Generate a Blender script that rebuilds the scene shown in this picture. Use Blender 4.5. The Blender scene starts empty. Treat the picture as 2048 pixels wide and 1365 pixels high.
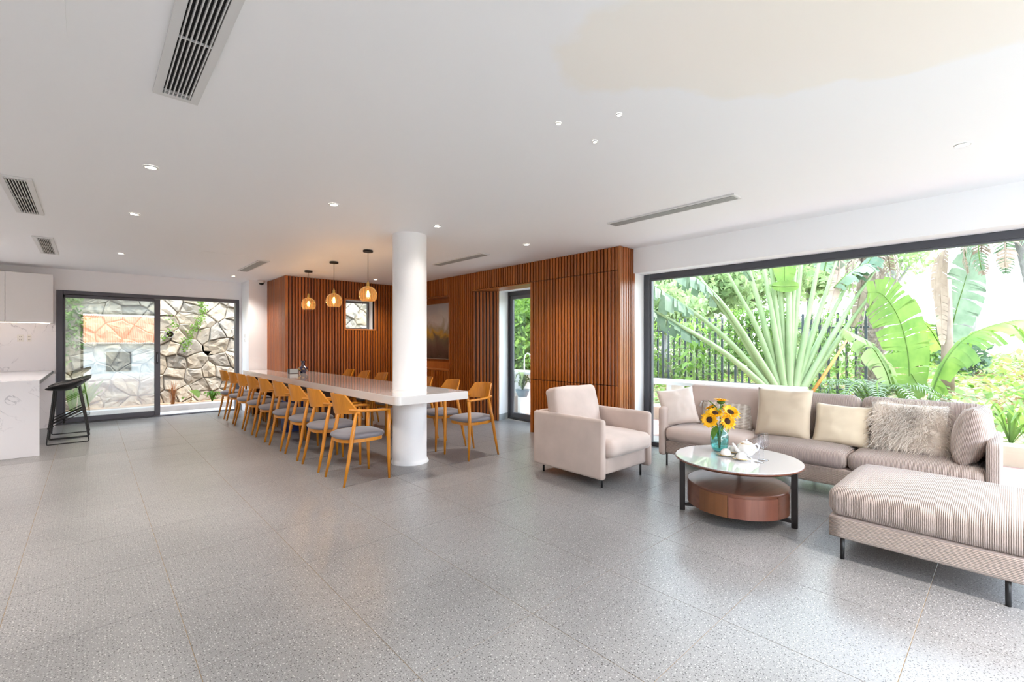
import bpy, bmesh, math, random
import numpy as np
from mathutils import Vector, Matrix, noise
random.seed(7); rng = np.random.default_rng(7)
PI = math.pi
SC = bpy.context.scene
COL = SC.collection

# ------------------------------------------------------------------ camera, world, sun, exposure
cam = bpy.data.cameras.new('camera'); camo = bpy.data.objects.new('camera', cam); COL.objects.link(camo)
camo.location = (0, 0, 1.25); camo.rotation_euler = (PI/2, 0, -math.radians(42.5))
cam.sensor_width = 36; cam.lens = 36*920/2048; cam.shift_y = 4.5/2048; cam.clip_start = .05; cam.clip_end = 300
SC.camera = camo
W = bpy.data.worlds.new('sky'); SC.world = W; W.use_nodes = True
nt = W.node_tree; nt.nodes.clear()
wo = nt.nodes.new('ShaderNodeOutputWorld'); wb = nt.nodes.new('ShaderNodeBackground')
tc = nt.nodes.new('ShaderNodeTexCoord'); sx = nt.nodes.new('ShaderNodeSeparateXYZ'); cr = nt.nodes.new('ShaderNodeValToRGB')
cr.color_ramp.elements[0].position = 0.0; cr.color_ramp.elements[0].color = (.88, .94, 1.0, 1)
cr.color_ramp.elements[1].position = .75; cr.color_ramp.elements[1].color = (.62, .78, 1.0, 1)
nt.links.new(tc.outputs['Generated'], sx.inputs[0]); nt.links.new(sx.outputs[2], cr.inputs[0])
nt.links.new(cr.outputs[0], wb.inputs[0]); nt.links.new(wb.outputs[0], wo.inputs[0])
wb.inputs[1].default_value = 4.0
sun = bpy.data.lights.new('sun', 'SUN'); suno = bpy.data.objects.new('sun', sun); COL.objects.link(suno)
sun.energy = 3.4; sun.angle = math.radians(1.2); sun.color = (1.0, .95, .88)
_sd = Vector((.50, -.62, 1.35)).normalized()
suno.rotation_euler = _sd.to_track_quat('Z', 'Y').to_euler(); suno.location = (12, -12, 20)
vs = SC.view_settings; vs.view_transform = 'Standard'; vs.look = 'None'; vs.exposure = 1.42; vs.gamma = 1.0; vs.use_curve_mapping = False
SC.cycles.max_bounces = 10; SC.cycles.diffuse_bounces = 7; SC.cycles.glossy_bounces = 4; SC.cycles.transmission_bounces = 6
SC.cycles.transparent_max_bounces = 24; SC.cycles.sample_clamp_indirect = 6.0; SC.cycles.use_denoising = True
SC.cycles.caustics_reflective = False; SC.cycles.caustics_refractive = False

# ------------------------------------------------------------------ node helpers / materials
def newmat(name):
    m = bpy.data.materials.new(name); m.use_nodes = True
    t = m.node_tree; t.nodes.clear()
    o = t.nodes.new('ShaderNodeOutputMaterial'); b = t.nodes.new('ShaderNodeBsdfPrincipled')
    t.links.new(b.outputs[0], o.inputs[0])
    return m, t, b, o
def N(t, kind, **kw):
    n = t.nodes.new(kind)
    for k, v in kw.items(): setattr(n, k, v)
    return n
def ramp(t, stops):
    r = t.nodes.new('ShaderNodeValToRGB'); e = r.color_ramp.elements
    e[0].position, e[0].color = stops[0][0], (*stops[0][1], 1)
    e[1].position, e[1].color = stops[-1][0], (*stops[-1][1], 1)
    for p, c in stops[1:-1]:
        x = e.new(p); x.color = (*c, 1)
    return r
def simple(name, col, rough=.5, metal=0, spec=.5, bump=0, bscale=50, var=0, vscale=5, coat=0, world=False):
    m, t, b, o = newmat(name)
    b.inputs['Base Color'].default_value = (*col, 1); b.inputs['Roughness'].default_value = rough
    b.inputs['Metallic'].default_value = metal; b.inputs['Specular IOR Level'].default_value = spec
    b.inputs['Coat Weight'].default_value = coat
    if bump or var:
        co = N(t, 'ShaderNodeNewGeometry').outputs['Position'] if world else N(t, 'ShaderNodeTexCoord').outputs['Object']
    if bump:
        n = N(t, 'ShaderNodeTexNoise'); n.inputs['Scale'].default_value = bscale; n.inputs['Detail'].default_value = 4
        bp = N(t, 'ShaderNodeBump'); bp.inputs['Strength'].default_value = bump; bp.inputs['Distance'].default_value = .01
        t.links.new(co, n.inputs[0]); t.links.new(n.outputs[0], bp.inputs['Height']); t.links.new(bp.outputs[0], b.inputs['Normal'])
    if var:
        n = N(t, 'ShaderNodeTexNoise'); n.inputs['Scale'].default_value = vscale; n.inputs['Detail'].default_value = 5
        r = ramp(t, [(.3, tuple(c*(1-var) for c in col)), (.7, tuple(min(1, c*(1+var)) for c in col))])
        t.links.new(co, n.inputs[0]); t.links.new(n.outputs[0], r.inputs[0]); t.links.new(r.outputs[0], b.inputs['Base Color'])
    return m
def wood(name, c0, c1, rough=.35, axis='Z', scale=9, world=False, coat=0):
    m, t, b, o = newmat(name)
    co = N(t, 'ShaderNodeNewGeometry').outputs['Position'] if world else N(t, 'ShaderNodeTexCoord').outputs['Object']
    mp = N(t, 'ShaderNodeMapping'); s = [scale*3]*3; s['XYZ'.index(axis)] = scale*.18; mp.inputs['Scale'].default_value = s
    n = N(t, 'ShaderNodeTexNoise'); n.inputs['Scale'].default_value = 2.0; n.inputs['Detail'].default_value = 8; n.inputs['Distortion'].default_value = .6
    t.links.new(co, mp.inputs[0]); t.links.new(mp.outputs[0], n.inputs[0])
    oi = N(t, 'ShaderNodeObjectInfo'); ad = N(t, 'ShaderNodeMath', operation='MULTIPLY_ADD')
    ad.inputs[1].default_value = .35; t.links.new(oi.outputs['Random'], ad.inputs[0]); t.links.new(n.outputs[0], ad.inputs[2])
    r = ramp(t, [(.35, c0), (.95, c1)]); t.links.new(ad.outputs[0], r.inputs[0]); t.links.new(r.outputs[0], b.inputs['Base Color'])
    b.inputs['Roughness'].default_value = rough; b.inputs['Coat Weight'].default_value = coat; b.inputs['Coat Roughness'].default_value = .2
    bp = N(t, 'ShaderNodeBump'); bp.inputs['Strength'].default_value = .15; bp.inputs['Distance'].default_value = .004
    t.links.new(n.outputs[0], bp.inputs['Height']); t.links.new(bp.outputs[0], b.inputs['Normal'])
    return m
def glass(name, tint=(1, 1, 1), refl=.08, rough=0.0):
    m, t, b, o = newmat(name); t.nodes.remove(b)
    tr = N(t, 'ShaderNodeBsdfTransparent'); tr.inputs[0].default_value = (*tint, 1)
    g = N(t, 'ShaderNodeBsdfGlossy'); g.inputs['Roughness'].default_value = rough
    lw = N(t, 'ShaderNodeLayerWeight'); lw.inputs[0].default_value = .5
    pw = N(t, 'ShaderNodeMath', operation='POWER'); pw.inputs[1].default_value = 3.5
    ma = N(t, 'ShaderNodeMath', operation='MULTIPLY_ADD', use_clamp=True); ma.inputs[1].default_value = .9; ma.inputs[2].default_value = refl
    t.links.new(lw.outputs['Facing'], pw.inputs[0]); t.links.new(pw.outputs[0], ma.inputs[0])
    mx = N(t, 'ShaderNodeMixShader'); t.links.new(ma.outputs[0], mx.inputs[0]); t.links.new(tr.outputs[0], mx.inputs[1]); t.links.new(g.outputs[0], mx.inputs[2])
    t.links.new(mx.outputs[0], o.inputs[0]); return m
def amber_glass(name, tint, body, f=.22):
    m = glass(name, tint, .03); t = m.node_tree; o = [n for n in t.nodes if n.type == 'OUTPUT_MATERIAL'][0]
    mx0 = [n for n in t.nodes if n.type == 'MIX_SHADER'][0]; tl = N(t, 'ShaderNodeBsdfTranslucent'); tl.inputs[0].default_value = (*body, 1)
    mx = N(t, 'ShaderNodeMixShader'); mx.inputs[0].default_value = f; t.links.new(mx0.outputs[0], mx.inputs[1]); t.links.new(tl.outputs[0], mx.inputs[2]); t.links.new(mx.outputs[0], o.inputs[0]); return m
def emis(name, col, s):
    m, t, b, o = newmat(name); b.inputs['Base Color'].default_value = (*col, 1)
    b.inputs['Emission Color'].default_value = (*col, 1); b.inputs['Emission Strength'].default_value = s; return m
def leafmat(name, c0, c1, trans=.45, scale=3.0, rough=.5):
    m, t, b, o = newmat(name)
    co = N(t, 'ShaderNodeNewGeometry').outputs['Position']
    n = N(t, 'ShaderNodeTexNoise'); n.inputs['Scale'].default_value = scale; n.inputs['Detail'].default_value = 6; n.inputs['Roughness'].default_value = .7
    t.links.new(co, n.inputs[0]); r = ramp(t, [(.32, c0), (.68, c1)]); t.links.new(n.outputs[0], r.inputs[0])
    t.links.new(r.outputs[0], b.inputs['Base Color']); b.inputs['Roughness'].default_value = rough
    tl = N(t, 'ShaderNodeBsdfTranslucent'); t.links.new(r.outputs[0], tl.inputs[0])
    mx = N(t, 'ShaderNodeMixShader'); mx.inputs[0].default_value = trans
    t.links.new(b.outputs[0], mx.inputs[1]); t.links.new(tl.outputs[0], mx.inputs[2]); t.links.new(mx.outputs[0], o.inputs[0]); return m
def marble(name):
    m, t, b, o = newmat(name); co = N(t, 'ShaderNodeNewGeometry').outputs['Position']
    n1 = N(t, 'ShaderNodeTexNoise'); n1.inputs['Scale'].default_value = 3.2; n1.inputs['Detail'].default_value = 7; n1.inputs['Distortion'].default_value = 1.2
    r1 = ramp(t, [(.480, (.82, .81, .84)), (.495, (.45, .45, .50)), (.508, (.82, .81, .84))])
    n2 = N(t, 'ShaderNodeTexNoise'); n2.inputs['Scale'].default_value = 2.2; n2.inputs['Detail'].default_value = 4
    r2 = ramp(t, [(.50, (0, 0, 0)), (.66, (1, 1, 1))])
    mx = N(t, 'ShaderNodeMixRGB'); mx.inputs[1].default_value = (.82, .81, .84, 1)
    t.links.new(co, n1.inputs[0]); t.links.new(co, n2.inputs[0]); t.links.new(n1.outputs[0], r1.inputs[0]); t.links.new(n2.outputs[0], r2.inputs[0])
    t.links.new(r2.outputs[0], mx.inputs[0]); t.links.new(r1.outputs[0], mx.inputs[2]); t.links.new(mx.outputs[0], b.inputs['Base Color'])
    b.inputs['Roughness'].default_value = .15; return m
def terrazzo(name):
    m, t, b, o = newmat(name); co = N(t, 'ShaderNodeNewGeometry').outputs['Position']
    base = N(t, 'ShaderNodeTexNoise', noise_dimensions='2D'); base.inputs['Scale'].default_value = 1.4; base.inputs['Detail'].default_value = 3
    mpb = N(t, 'ShaderNodeMapping'); mpb.inputs['Location'].default_value = (0, 0, .217); t.links.new(co, mpb.inputs[0]); co = mpb.outputs[0]
    rb = ramp(t, [(.3, (.218, .214, .214)), (.7, (.268, .263, .262))]); t.links.new(co, base.inputs[0]); t.links.new(base.outputs[0], rb.inputs[0])
    cur = rb.outputs[0]
    for sc_, thr, c in ((66, .17, (.055, .052, .052)), (54, .14, (.50, .49, .48)), (105, .18, (.11, .108, .108)), (95, .15, (.42, .41, .40))):
        v = N(t, 'ShaderNodeTexVoronoi', voronoi_dimensions='2D'); v.inputs['Scale'].default_value = sc_
        mp = N(t, 'ShaderNodeMapping'); mp.inputs['Location'].default_value = (3.7+sc_*.01, 1.1, 0)
        t.links.new(co, mp.inputs[0]); t.links.new(mp.outputs[0], v.inputs[0])
        lt = N(t, 'ShaderNodeMath', operation='LESS_THAN'); lt.inputs[1].default_value = thr; t.links.new(v.outputs['Distance'], lt.inputs[0])
        sp = N(t, 'ShaderNodeSeparateColor'); t.links.new(v.outputs['Color'], sp.inputs[0])
        l2 = N(t, 'ShaderNodeMath', operation='LESS_THAN'); l2.inputs[1].default_value = .55; t.links.new(sp.outputs[0], l2.inputs[0])
        mu = N(t, 'ShaderNodeMath', operation='MULTIPLY'); t.links.new(lt.outputs[0], mu.inputs[0]); t.links.new(l2.outputs[0], mu.inputs[1])
        mx = N(t, 'ShaderNodeMixRGB'); t.links.new(mu.outputs[0], mx.inputs[0]); t.links.new(cur, mx.inputs[1]); mx.inputs[2].default_value = (*c, 1); cur = mx.outputs[0]
    t.links.new(cur, b.inputs['Base Color']); b.inputs['Roughness'].default_value = .30
    rn = N(t, 'ShaderNodeMapRange'); rn.inputs[3].default_value = .29; rn.inputs[4].default_value = .32
    t.links.new(base.outputs[0], rn.inputs[0]); t.links.new(rn.outputs[0], b.inputs['Roughness'])
    b.inputs['Specular IOR Level'].default_value = .55
    return m
def fabric(name, col, rib=None, ribs=95, var=.12, bump=.5):
    """soft cloth; rib = axis along which corduroy ridges repeat"""
    m, t, b, o = newmat(name); co = N(t, 'ShaderNodeTexCoord').outputs['Object']
    n = N(t, 'ShaderNodeTexNoise'); n.inputs['Scale'].default_value = 4.5; n.inputs['Detail'].default_value = 3
    r = ramp(t, [(.3, tuple(c*(1-var) for c in col)), (.7, tuple(min(1, c*(1+var*.6)) for c in col))])
    t.links.new(co, n.inputs[0]); t.links.new(n.outputs[0], r.inputs[0]); cur = r.outputs[0]
    n2 = N(t, 'ShaderNodeTexNoise'); n2.inputs['Scale'].default_value = 420; t.links.new(co, n2.inputs[0])
    bp = N(t, 'ShaderNodeBump'); bp.inputs['Strength'].default_value = bump*.3; bp.inputs['Distance'].default_value = .002; t.links.new(n2.outputs[0], bp.inputs['Height'])
    nrm = bp.outputs[0]
    if rib:
        w = N(t, 'ShaderNodeTexWave', wave_type='BANDS', bands_direction=rib, wave_profile='SIN'); w.inputs['Scale'].default_value = ribs/ (2*PI) *1.0
        w.inputs['Distortion'].default_value = .15; t.links.new(co, w.inputs[0])
        b2 = N(t, 'ShaderNodeBump'); b2.inputs['Strength'].default_value = 1.0; b2.inputs['Distance'].default_value = .006
        t.links.new(w.outputs['Fac'], b2.inputs['Height']); t.links.new(nrm, b2.inputs['Normal']); nrm = b2.outputs[0]
        mx = N(t, 'ShaderNodeMixRGB', blend_type='MULTIPLY'); mx.inputs[0].default_value = .55
        rr = ramp(t, [(0.0, (.5, .46, .44)), (.45, (1, 1, 1))]); t.links.new(w.outputs['Fac'], rr.inputs[0])
        t.links.new(cur, mx.inputs[1]); t.links.new(rr.outputs[0], mx.inputs[2]); cur = mx.outputs[0]
    t.links.new(cur, b.inputs['Base Color']); t.links.new(nrm, b.inputs['Normal'])
    b.inputs['Roughness'].default_value = .9; b.inputs['Specular IOR Level'].default_value = .2
    b.inputs['Sheen Weight'].default_value = .35; b.inputs['Sheen Roughness'].default_value = .4
    return m

M = {}
M['white'] = simple('white_plaster', (.86, .865, .885), .75, bump=.05, bscale=60, world=True)
M['floor'] = terrazzo('terrazzo_tile')
M['grout'] = simple('grout', (.30, .22, .13), .8)
M['slat'] = wood('red_brown_slat', (.19, .042, .0035), (.40, .108, .010), .32, 'Z', 6, True, coat=.25)
M['slat_dark'] = wood('dark_backing_wood', (.035, .010, .005), (.07, .022, .010), .5, 'Z', 6, True)
M['woodtrim'] = wood('wood_trim', (.22, .06, .010), (.42, .14, .03), .35, 'Z', 6, True, coat=.2)
M['frame'] = simple('charcoal_aluminium', (.075, .078, .092), .38, metal=.3)
M['frame_mid'] = simple('grey_aluminium', (.13, .135, .155), .35, metal=.3)
M['glass'] = glass('clear_glass', (.97, .99, .98), .03)
M['glass_film'] = glass('reflective_glass', (.82, .86, .84), .20)
M['table_white'] = simple('white_quartz', (.74, .70, .68), .10, coat=.5)
M['oak'] = wood('honey_wood', (.44, .150, .004), (.64, .240, .009), .38, 'Z', 5, False, coat=.3)
M['seat_grey'] = fabric('grey_seat_cloth', (.185, .175, .195), var=.08)
M['black'] = simple('black_metal', (.012, .012, .013), .38)
M['black_shell'] = simple('black_shell', (.006, .006, .007), .3)
M['blush'] = fabric('blush_velvet', (.57, .46, .41), var=.10)
M['cord'] = fabric('blush_corduroy', (.57, .46, .41), rib='Y', ribs=255, var=.06)
M['cordx'] = fabric('blush_corduroy_cross', (.57, .46, .41), rib='X', ribs=255, var=.06)
M['cordz'] = fabric('blush_corduroy_flat', (.57, .46, .41), rib='Z', ribs=255, var=.06)
M['beige'] = fabric('beige_linen', (.60, .50, .38), var=.06)
M['cream'] = fabric('cream_linen', (.68, .58, .44), var=.05)
M['pinkcloth'] = fabric('pale_pink_cloth', (.72, .62, .56), var=.05)
M['walnut'] = wood('walnut', (.085, .030, .017), (.18, .068, .038), .32, 'X', 5, False, coat=.2)
M['bronze'] = simple('bronze_leg', (.035, .030, .030), .35, metal=.5)
M['tabletop'] = simple('milk_glass_top', (.58, .58, .60), .05, coat=1)
M['porcelain'] = simple('white_porcelain', (.82, .80, .77), .12, coat=.6)
M['gold'] = simple('gold', (.75, .50, .16), .3, metal=.9)
M['marble'] = marble('white_marble')
M['cabinet'] = simple('matt_white_cabinet', (.72, .70, .69), .45)
M['edge_shade'] = simple('shaded_counter_edge', (.12, .12, .13), .4)
M['grey_base'] = simple('grey_skirting', (.32, .34, .35), .35)
M['duct_shade'] = simple('duct_shade_black', (.006, .006, .006), .9)
M['grille'] = simple('white_grille', (.66, .66, .66), .45)
M['grille_grey'] = simple('grey_grille', (.36, .36, .36), .5)
M['lamp'] = emis('lamp_diffuser', (1.0, .92, .78), 12)
M['led'] = emis('led_strip', (1.0, .80, .60), 9)
M['filament'] = emis('filament', (1.0, .66, .26), 9)
M['brass'] = simple('brass', (.62, .40, .12), .3, metal=.9)
M['amber'] = amber_glass('amber_glass', (.95, .80, .56), (1.0, .66, .30), .05)
M['thin_glass'] = glass('thin_glass', (.93, .93, .95), .06)
M['bulb_glass'] = glass('bulb_glass', (.98, .92, .82), .0)
M['bark'] = simple('bark', (.24, .19, .15), .9, bump=1, bscale=25, var=.35, vscale=14, world=True)
M['bark_grey'] = simple('grey_bark', (.30, .28, .28), .9, bump=1, bscale=18, var=.3, vscale=9, world=True)
M['dead'] = leafmat('dead_leaf', (.22, .15, .11), (.42, .32, .25), .25)
M['dryleaf'] = leafmat('dry_leaf', (.26, .13, .05), (.42, .32, .16), .35, 6)
M['leaf'] = leafmat('leaf_green', (.06, .16, .03), (.30, .46, .08), .45, 4)
M['leaf_bright'] = leafmat('leaf_bright', (.10, .22, .03), (.25, .37, .07), .6, 3)
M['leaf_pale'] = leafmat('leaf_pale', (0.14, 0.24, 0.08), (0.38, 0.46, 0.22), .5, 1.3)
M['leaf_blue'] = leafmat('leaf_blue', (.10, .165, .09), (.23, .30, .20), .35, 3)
M['leaf_dark'] = leafmat('leaf_dark', (0.04, 0.09, 0.05), (0.12, 0.19, 0.1), .35, 3)
M['petiole'] = leafmat('petiole', (0.24, 0.35, 0.15), (0.38, 0.46, 0.25), .3, 2)
M['orange_stalk'] = simple('orange_stalk', (.72, .30, .07), .5, var=.2, vscale=4)
M['fence'] = simple('dark_fence_metal', (.035, .045, .055), .5)
M['red_grass'] = leafmat('red_grass', (.28, .08, .03), (.50, .22, .07), .4, 9)
M['stone'] = None
def stone_mat():
    m, t, b, o = newmat('quarry_stone'); co = N(t, 'ShaderNodeNewGeometry').outputs['Position']; oi = N(t, 'ShaderNodeObjectInfo')
    n = N(t, 'ShaderNodeTexNoise'); n.inputs['Scale'].default_value = 6; n.inputs['Detail'].default_value = 12; n.inputs['Roughness'].default_value = .8
    ad = N(t, 'ShaderNodeMath', operation='MULTIPLY_ADD'); ad.inputs[1].default_value = .45
    t.links.new(co, n.inputs[0]); t.links.new(oi.outputs['Random'], ad.inputs[0]); t.links.new(n.outputs[0], ad.inputs[2])
    r = ramp(t, [(.35, (.19, .15, .11)), (.65, (.32, .275, .22)), (1.0, (.42, .33, .23))]); t.links.new(ad.outputs[0], r.inputs[0]); t.links.new(r.outputs[0], b.inputs['Base Color'])
    bp = N(t, 'ShaderNodeBump'); bp.inputs['Strength'].default_value = .9; bp.inputs['Distance'].default_value = .03
    t.links.new(n.outputs[0], bp.inputs['Height']); t.links.new(bp.outputs[0], b.inputs['Normal']); b.inputs['Roughness'].default_value = .85; return m
M['stone'] = stone_mat()
M['mortar'] = simple('mortar', (.27, .235, .19), .95)

# ------------------------------------------------------------------ object helpers
def link(name, me, mat=None, parent=None, smooth=False):
    o = bpy.data.objects.new(name, me); COL.objects.link(o)
    if mat is not None: me.materials.append(mat)
    if smooth:
        me.polygons.foreach_set('use_smooth', [True]*len(me.polygons))
    if parent is not None: o.parent = parent
    return o
def obj(name, bm, mat, parent=None, smooth=False, auto=None):
    me = bpy.data.meshes.new(name); bm.to_mesh(me); bm.free()
    o = link(name, me, mat, parent, smooth or auto is not None)
    if auto is not None: me.set_sharp_from_angle(angle=math.radians(auto))
    return o
def pyobj(name, V, F, mat, parent=None, smooth=False):
    me = bpy.data.meshes.new(name); me.from_pydata([tuple(v) for v in V], [], [tuple(f) for f in F]); me.update()
    return link(name, me, mat, parent, smooth)
def tag(o, label, cat, group=None, kind=None):
    o['label'] = label; o['category'] = cat
    if group: o['group'] = group
    if kind: o['kind'] = kind
    return o
def thing(name, label, cat, loc=(0, 0, 0), rz=0, group=None):
    o = bpy.data.objects.new(name, None); COL.objects.link(o); o.empty_display_size = .1
    o.location = loc; o.rotation_euler = (0, 0, rz); return tag(o, label, cat, group)
def struct(o): o['kind'] = 'structure'; return o
def copy_tree(o, parent=None):
    c = o.copy(); COL.objects.link(c); c.parent = parent
    for ch in list(o.children): copy_tree(ch, c)
    return c
def B(): return bmesh.new()
def bx(bm, x0, x1, y0, y1, z0, z1, bev=0, seg=1, rot=None):
    r = bmesh.ops.create_cube(bm, size=1); vs_ = r['verts']
    for v in vs_: v.co = Vector(((x0+x1)/2+v.co.x*(x1-x0), (y0+y1)/2+v.co.y*(y1-y0), (z0+z1)/2+v.co.z*(z1-z0)))
    if bev:
        es = list({e for v in vs_ for e in v.link_edges})
        q = bmesh.ops.bevel(bm, geom=es, offset=bev, segments=seg, profile=.5, affect='EDGES'); vs_ = q['verts']
    if rot is not None: bmesh.ops.transform(bm, matrix=rot, verts=vs_)
    return bm
def box(x0, x1, y0, y1, z0, z1, bev=0, seg=1): return bx(B(), x0, x1, y0, y1, z0, z1, bev, seg)
def tube(bm, pts, rads, seg=8, caps=True, squash=None):
    pts = [Vector(p) for p in pts]; n = len(pts)
    if not hasattr(rads, '__len__'): rads = [rads]*n
    rings = []; up = Vector((0, 0, 1)); prev = None
    for i, p in enumerate(pts):
        d = (pts[min(i+1, n-1)]-pts[max(i-1, 0)]).normalized()
        if prev is None:
            a = d.cross(up)
            if a.length < .05: a = d.cross(Vector((0, 1, 0)))
            a.normalize()
        else:
            a = (prev - d*prev.dot(d)).normalized()
        prev = a; b = d.cross(a)
        sq = squash or 1
        rings.append([bm.verts.new(p + a*(math.cos(2*PI*k/seg)*rads[i]) + b*(math.sin(2*PI*k/seg)*rads[i]*sq)) for k in range(seg)])
    for r0, r1 in zip(rings, rings[1:]):
        for k in range(seg): bm.faces.new((r0[k], r0[(k+1) % seg], r1[(k+1) % seg], r1[k]))
    if caps: bm.faces.new(rings[0][::-1]); bm.faces.new(rings[-1])
    return bm
def lathe(bm, prof, seg=24, c=(0, 0, 0), sx_=1, sy_=1):
    rings = []
    for r, z in prof:
        if r < 1e-5: rings.append([bm.verts.new((c[0], c[1], c[2]+z))])
        else: rings.append([bm.verts.new((c[0]+r*math.cos(2*PI*k/seg)*sx_, c[1]+r*math.sin(2*PI*k/seg)*sy_, c[2]+z)) for k in range(seg)])
    for a, b in zip(rings, rings[1:]):
        for k in range(seg):
            k2 = (k+1) % seg
            if len(a) == 1 and len(b) == 1: continue
            if len(a) == 1: bm.faces.new((a[0], b[k], b[k2]))
            elif len(b) == 1: bm.faces.new((a[k], b[0], a[k2]))
            else: bm.faces.new((a[k], b[k], b[k2], a[k2]))
    bmesh.ops.recalc_face_normals(bm, faces=bm.faces)
    return bm
def prism(bm, pts, z0, z1, bev=0):
    lo = [bm.verts.new((x, y, z0)) for x, y in pts]; hi = [bm.verts.new((x, y, z1)) for x, y in pts]; n = len(pts)
    bm.faces.new(lo[::-1]); bm.faces.new(hi)
    for i in range(n): bm.faces.new((lo[i], lo[(i+1) % n], hi[(i+1) % n], hi[i]))
    bmesh.ops.recalc_face_normals(bm, faces=bm.faces)
    return bm
def cushion(w, d, h, r=.05, puff=(0, 0, .02), n=9, wrinkle=0, taper=None):
    """soft block centred on x,y with its base at z=0"""
    bm = B(); bmesh.ops.create_cube(bm, size=2)
    bmesh.ops.subdivide_edges(bm, edges=bm.edges, cuts=n, use_grid_fill=True)
    hx, hy, hz = w/2, d/2, h/2
    for v in bm.verts:
        u = v.co.copy()
        # concentrate the loops near the edges
        def sp(t): return math.copysign(abs(t)**.75, t) if abs(t) > 1e-6 else 0.0
        q = Vector((sp(u.x)*hx, sp(u.y)*hy, sp(u.z)*hz))
        i = Vector((max(-hx+r, min(hx-r, q.x)), max(-hy+r, min(hy-r, q.y)), max(-hz+min(r, hz), min(hz-min(r, hz), q.z))))
        dlt = q-i
        if dlt.length > 1e-6: q = i + dlt.normalized()*min(r, hz)*1.0 if (abs(abs(u.x)-1) < 1e-4 or abs(abs(u.y)-1) < 1e-4 or abs(abs(u.z)-1) < 1e-4) else q
        nx, ny, nz = q.x/hx, q.y/hy, q.z/hz
        q.z += puff[2]*(1-nx*nx)*(1-ny*ny)*(1 if nz > 0 else -.2)*abs(nz)
        q.x += puff[0]*(1-ny*ny)*(1-nz*nz)*nx
        q.y += puff[1]*(1-nx*nx)*(1-nz*nz)*ny
        if wrinkle: q += Vector((noise.noise(q*9), noise.noise(q*9+Vector((5, 0, 0))), noise.noise(q*7+Vector((0, 9, 0)))))*wrinkle
        if taper: q.x -= taper*(nz+1)/2
        v.co = q + Vector((0, 0, hz))
    return bm
def pillow(w, h, t, n=18, pinch=.07, wr=.006, seed=0):
    """throw pillow standing in local XZ (width x, height z), thickness y, base at z=0"""
    bm = B(); g = {}
    for s in (-1, 1):
        for i in range(n+1):
            for j in range(n+1):
                u = -1+2*i/n; v = -1+2*j/n
                edge = i in (0, n) or j in (0, n)
                if s == 1 and edge: g[s, i, j] = g[-1, i, j]; continue
                th = t/2*(max(0, (1-abs(u)**2.4))*max(0, (1-abs(v)**2.4)))**.42
                x = u*w/2*(1-pinch*(1-v*v)); z = v*h/2*(1-pinch*(1-u*u))
                p = Vector((x, s*th, z))
                k = noise.noise(Vector((u*2.3+seed, v*2.3, s*3)))+.5*noise.noise(Vector((u*6+seed, v*5, s)))
                p.y += s*k*wr*(1 if not edge else 0)*2; p.z += .3*k*wr
                g[s, i, j] = bm.verts.new(p+Vector((0, 0, h/2)))
    for s in (-1, 1):
        for i in range(n):
            for j in range(n):
                q = [g[s, i, j], g[s, i+1, j], g[s, i+1, j+1], g[s, i, j+1]]
                if s == 1: q = q[::-1]
                try: bm.faces.new(q)
                except ValueError: pass
    return bm
def leaf_cloud(name, mat, parent, centre, radii, n, size, kind=True, seedoff=0, shell=.55, flat=False, yfun=None):
    """many small bent leaves; joined because no one could count them"""
    c = np.array(centre, float); R_ = np.array(radii, float)
    d = rng.normal(size=(n, 3)); d /= np.linalg.norm(d, axis=1)[:, None]
    if flat: d = rng.uniform(-1, 1, size=(n, 3)); rr = np.ones((n, 1))
    else: rr = (shell + (1-shell)*rng.random((n, 1)))*(1+.25*np.sin(d[:, :1]*7+seedoff)*np.cos(d[:, 2:]*6))
    P = c + d*R_*rr
    a = rng.normal(size=(n, 3)); a /= np.linalg.norm(a, axis=1)[:, None]
    b = np.cross(a, rng.normal(size=(n, 3))); b /= np.linalg.norm(b, axis=1)[:, None]; nn = np.cross(a, b)
    s = size*(.6+.8*rng.random((n, 1)))
    v0 = P - a*s; v1 = P + b*s*.42 + nn*s*.12; v2 = P + a*s; v3 = P - b*s*.42 + nn*s*.12
    V = np.stack([v0, v1, v2, v3], 1).reshape(-1, 3); F = np.arange(4*n).reshape(n, 4)
    me = bpy.data.meshes.new(name); me.vertices.add(4*n); me.vertices.foreach_set('co', V.ravel())
    me.loops.add(4*n); me.loops.foreach_set('vertex_index', F.ravel().astype(np.int32))
    me.polygons.add(n); me.polygons.foreach_set('loop_start', (np.arange(n)*4).astype(np.int32))
    me.update(calc_edges=True); o = link(name, me, mat, parent)
    if kind: o['kind'] = 'stuff'
    return o

# ------------------------------------------------------------------ the room
CZ = 2.39
floor = struct(obj('floor', box(-4, 5.15, -1.6, 9.95, -.15, -.0015), M['grout']))
tm = None
xs = [.306+.6*k for k in range(-4, 10)]; ys = [.29+.607*k for k in range(-1, 17)]
for i in range(len(xs)-1):
    for j in range(len(ys)-1):
        x0, x1, y0, y1 = xs[i], min(xs[i+1], 5.148), ys[j], min(ys[j+1], 9.948)
        full = abs(x1-x0-.6) < 1e-3 and abs(y1-y0-.607) < 1e-3
        if full:
            if tm is None:
                tm = bpy.data.meshes.new('floor_tile'); b_ = box(.0013, .5987, .0013, .6057, -.008, 0, .0005); b_.to_mesh(tm); b_.free(); tm.materials.append(M['floor'])
            o = bpy.data.objects.new('floor_tile', tm); COL.objects.link(o); o.parent = floor; o.location = (x0, y0, 0)
        else:
            o = obj('floor_tile', box(.0013, x1-x0-.0013, .0013, y1-y0-.0013, -.008, 0, .0005), M['floor'], floor); o.location = (x0, y0, 0)
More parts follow.
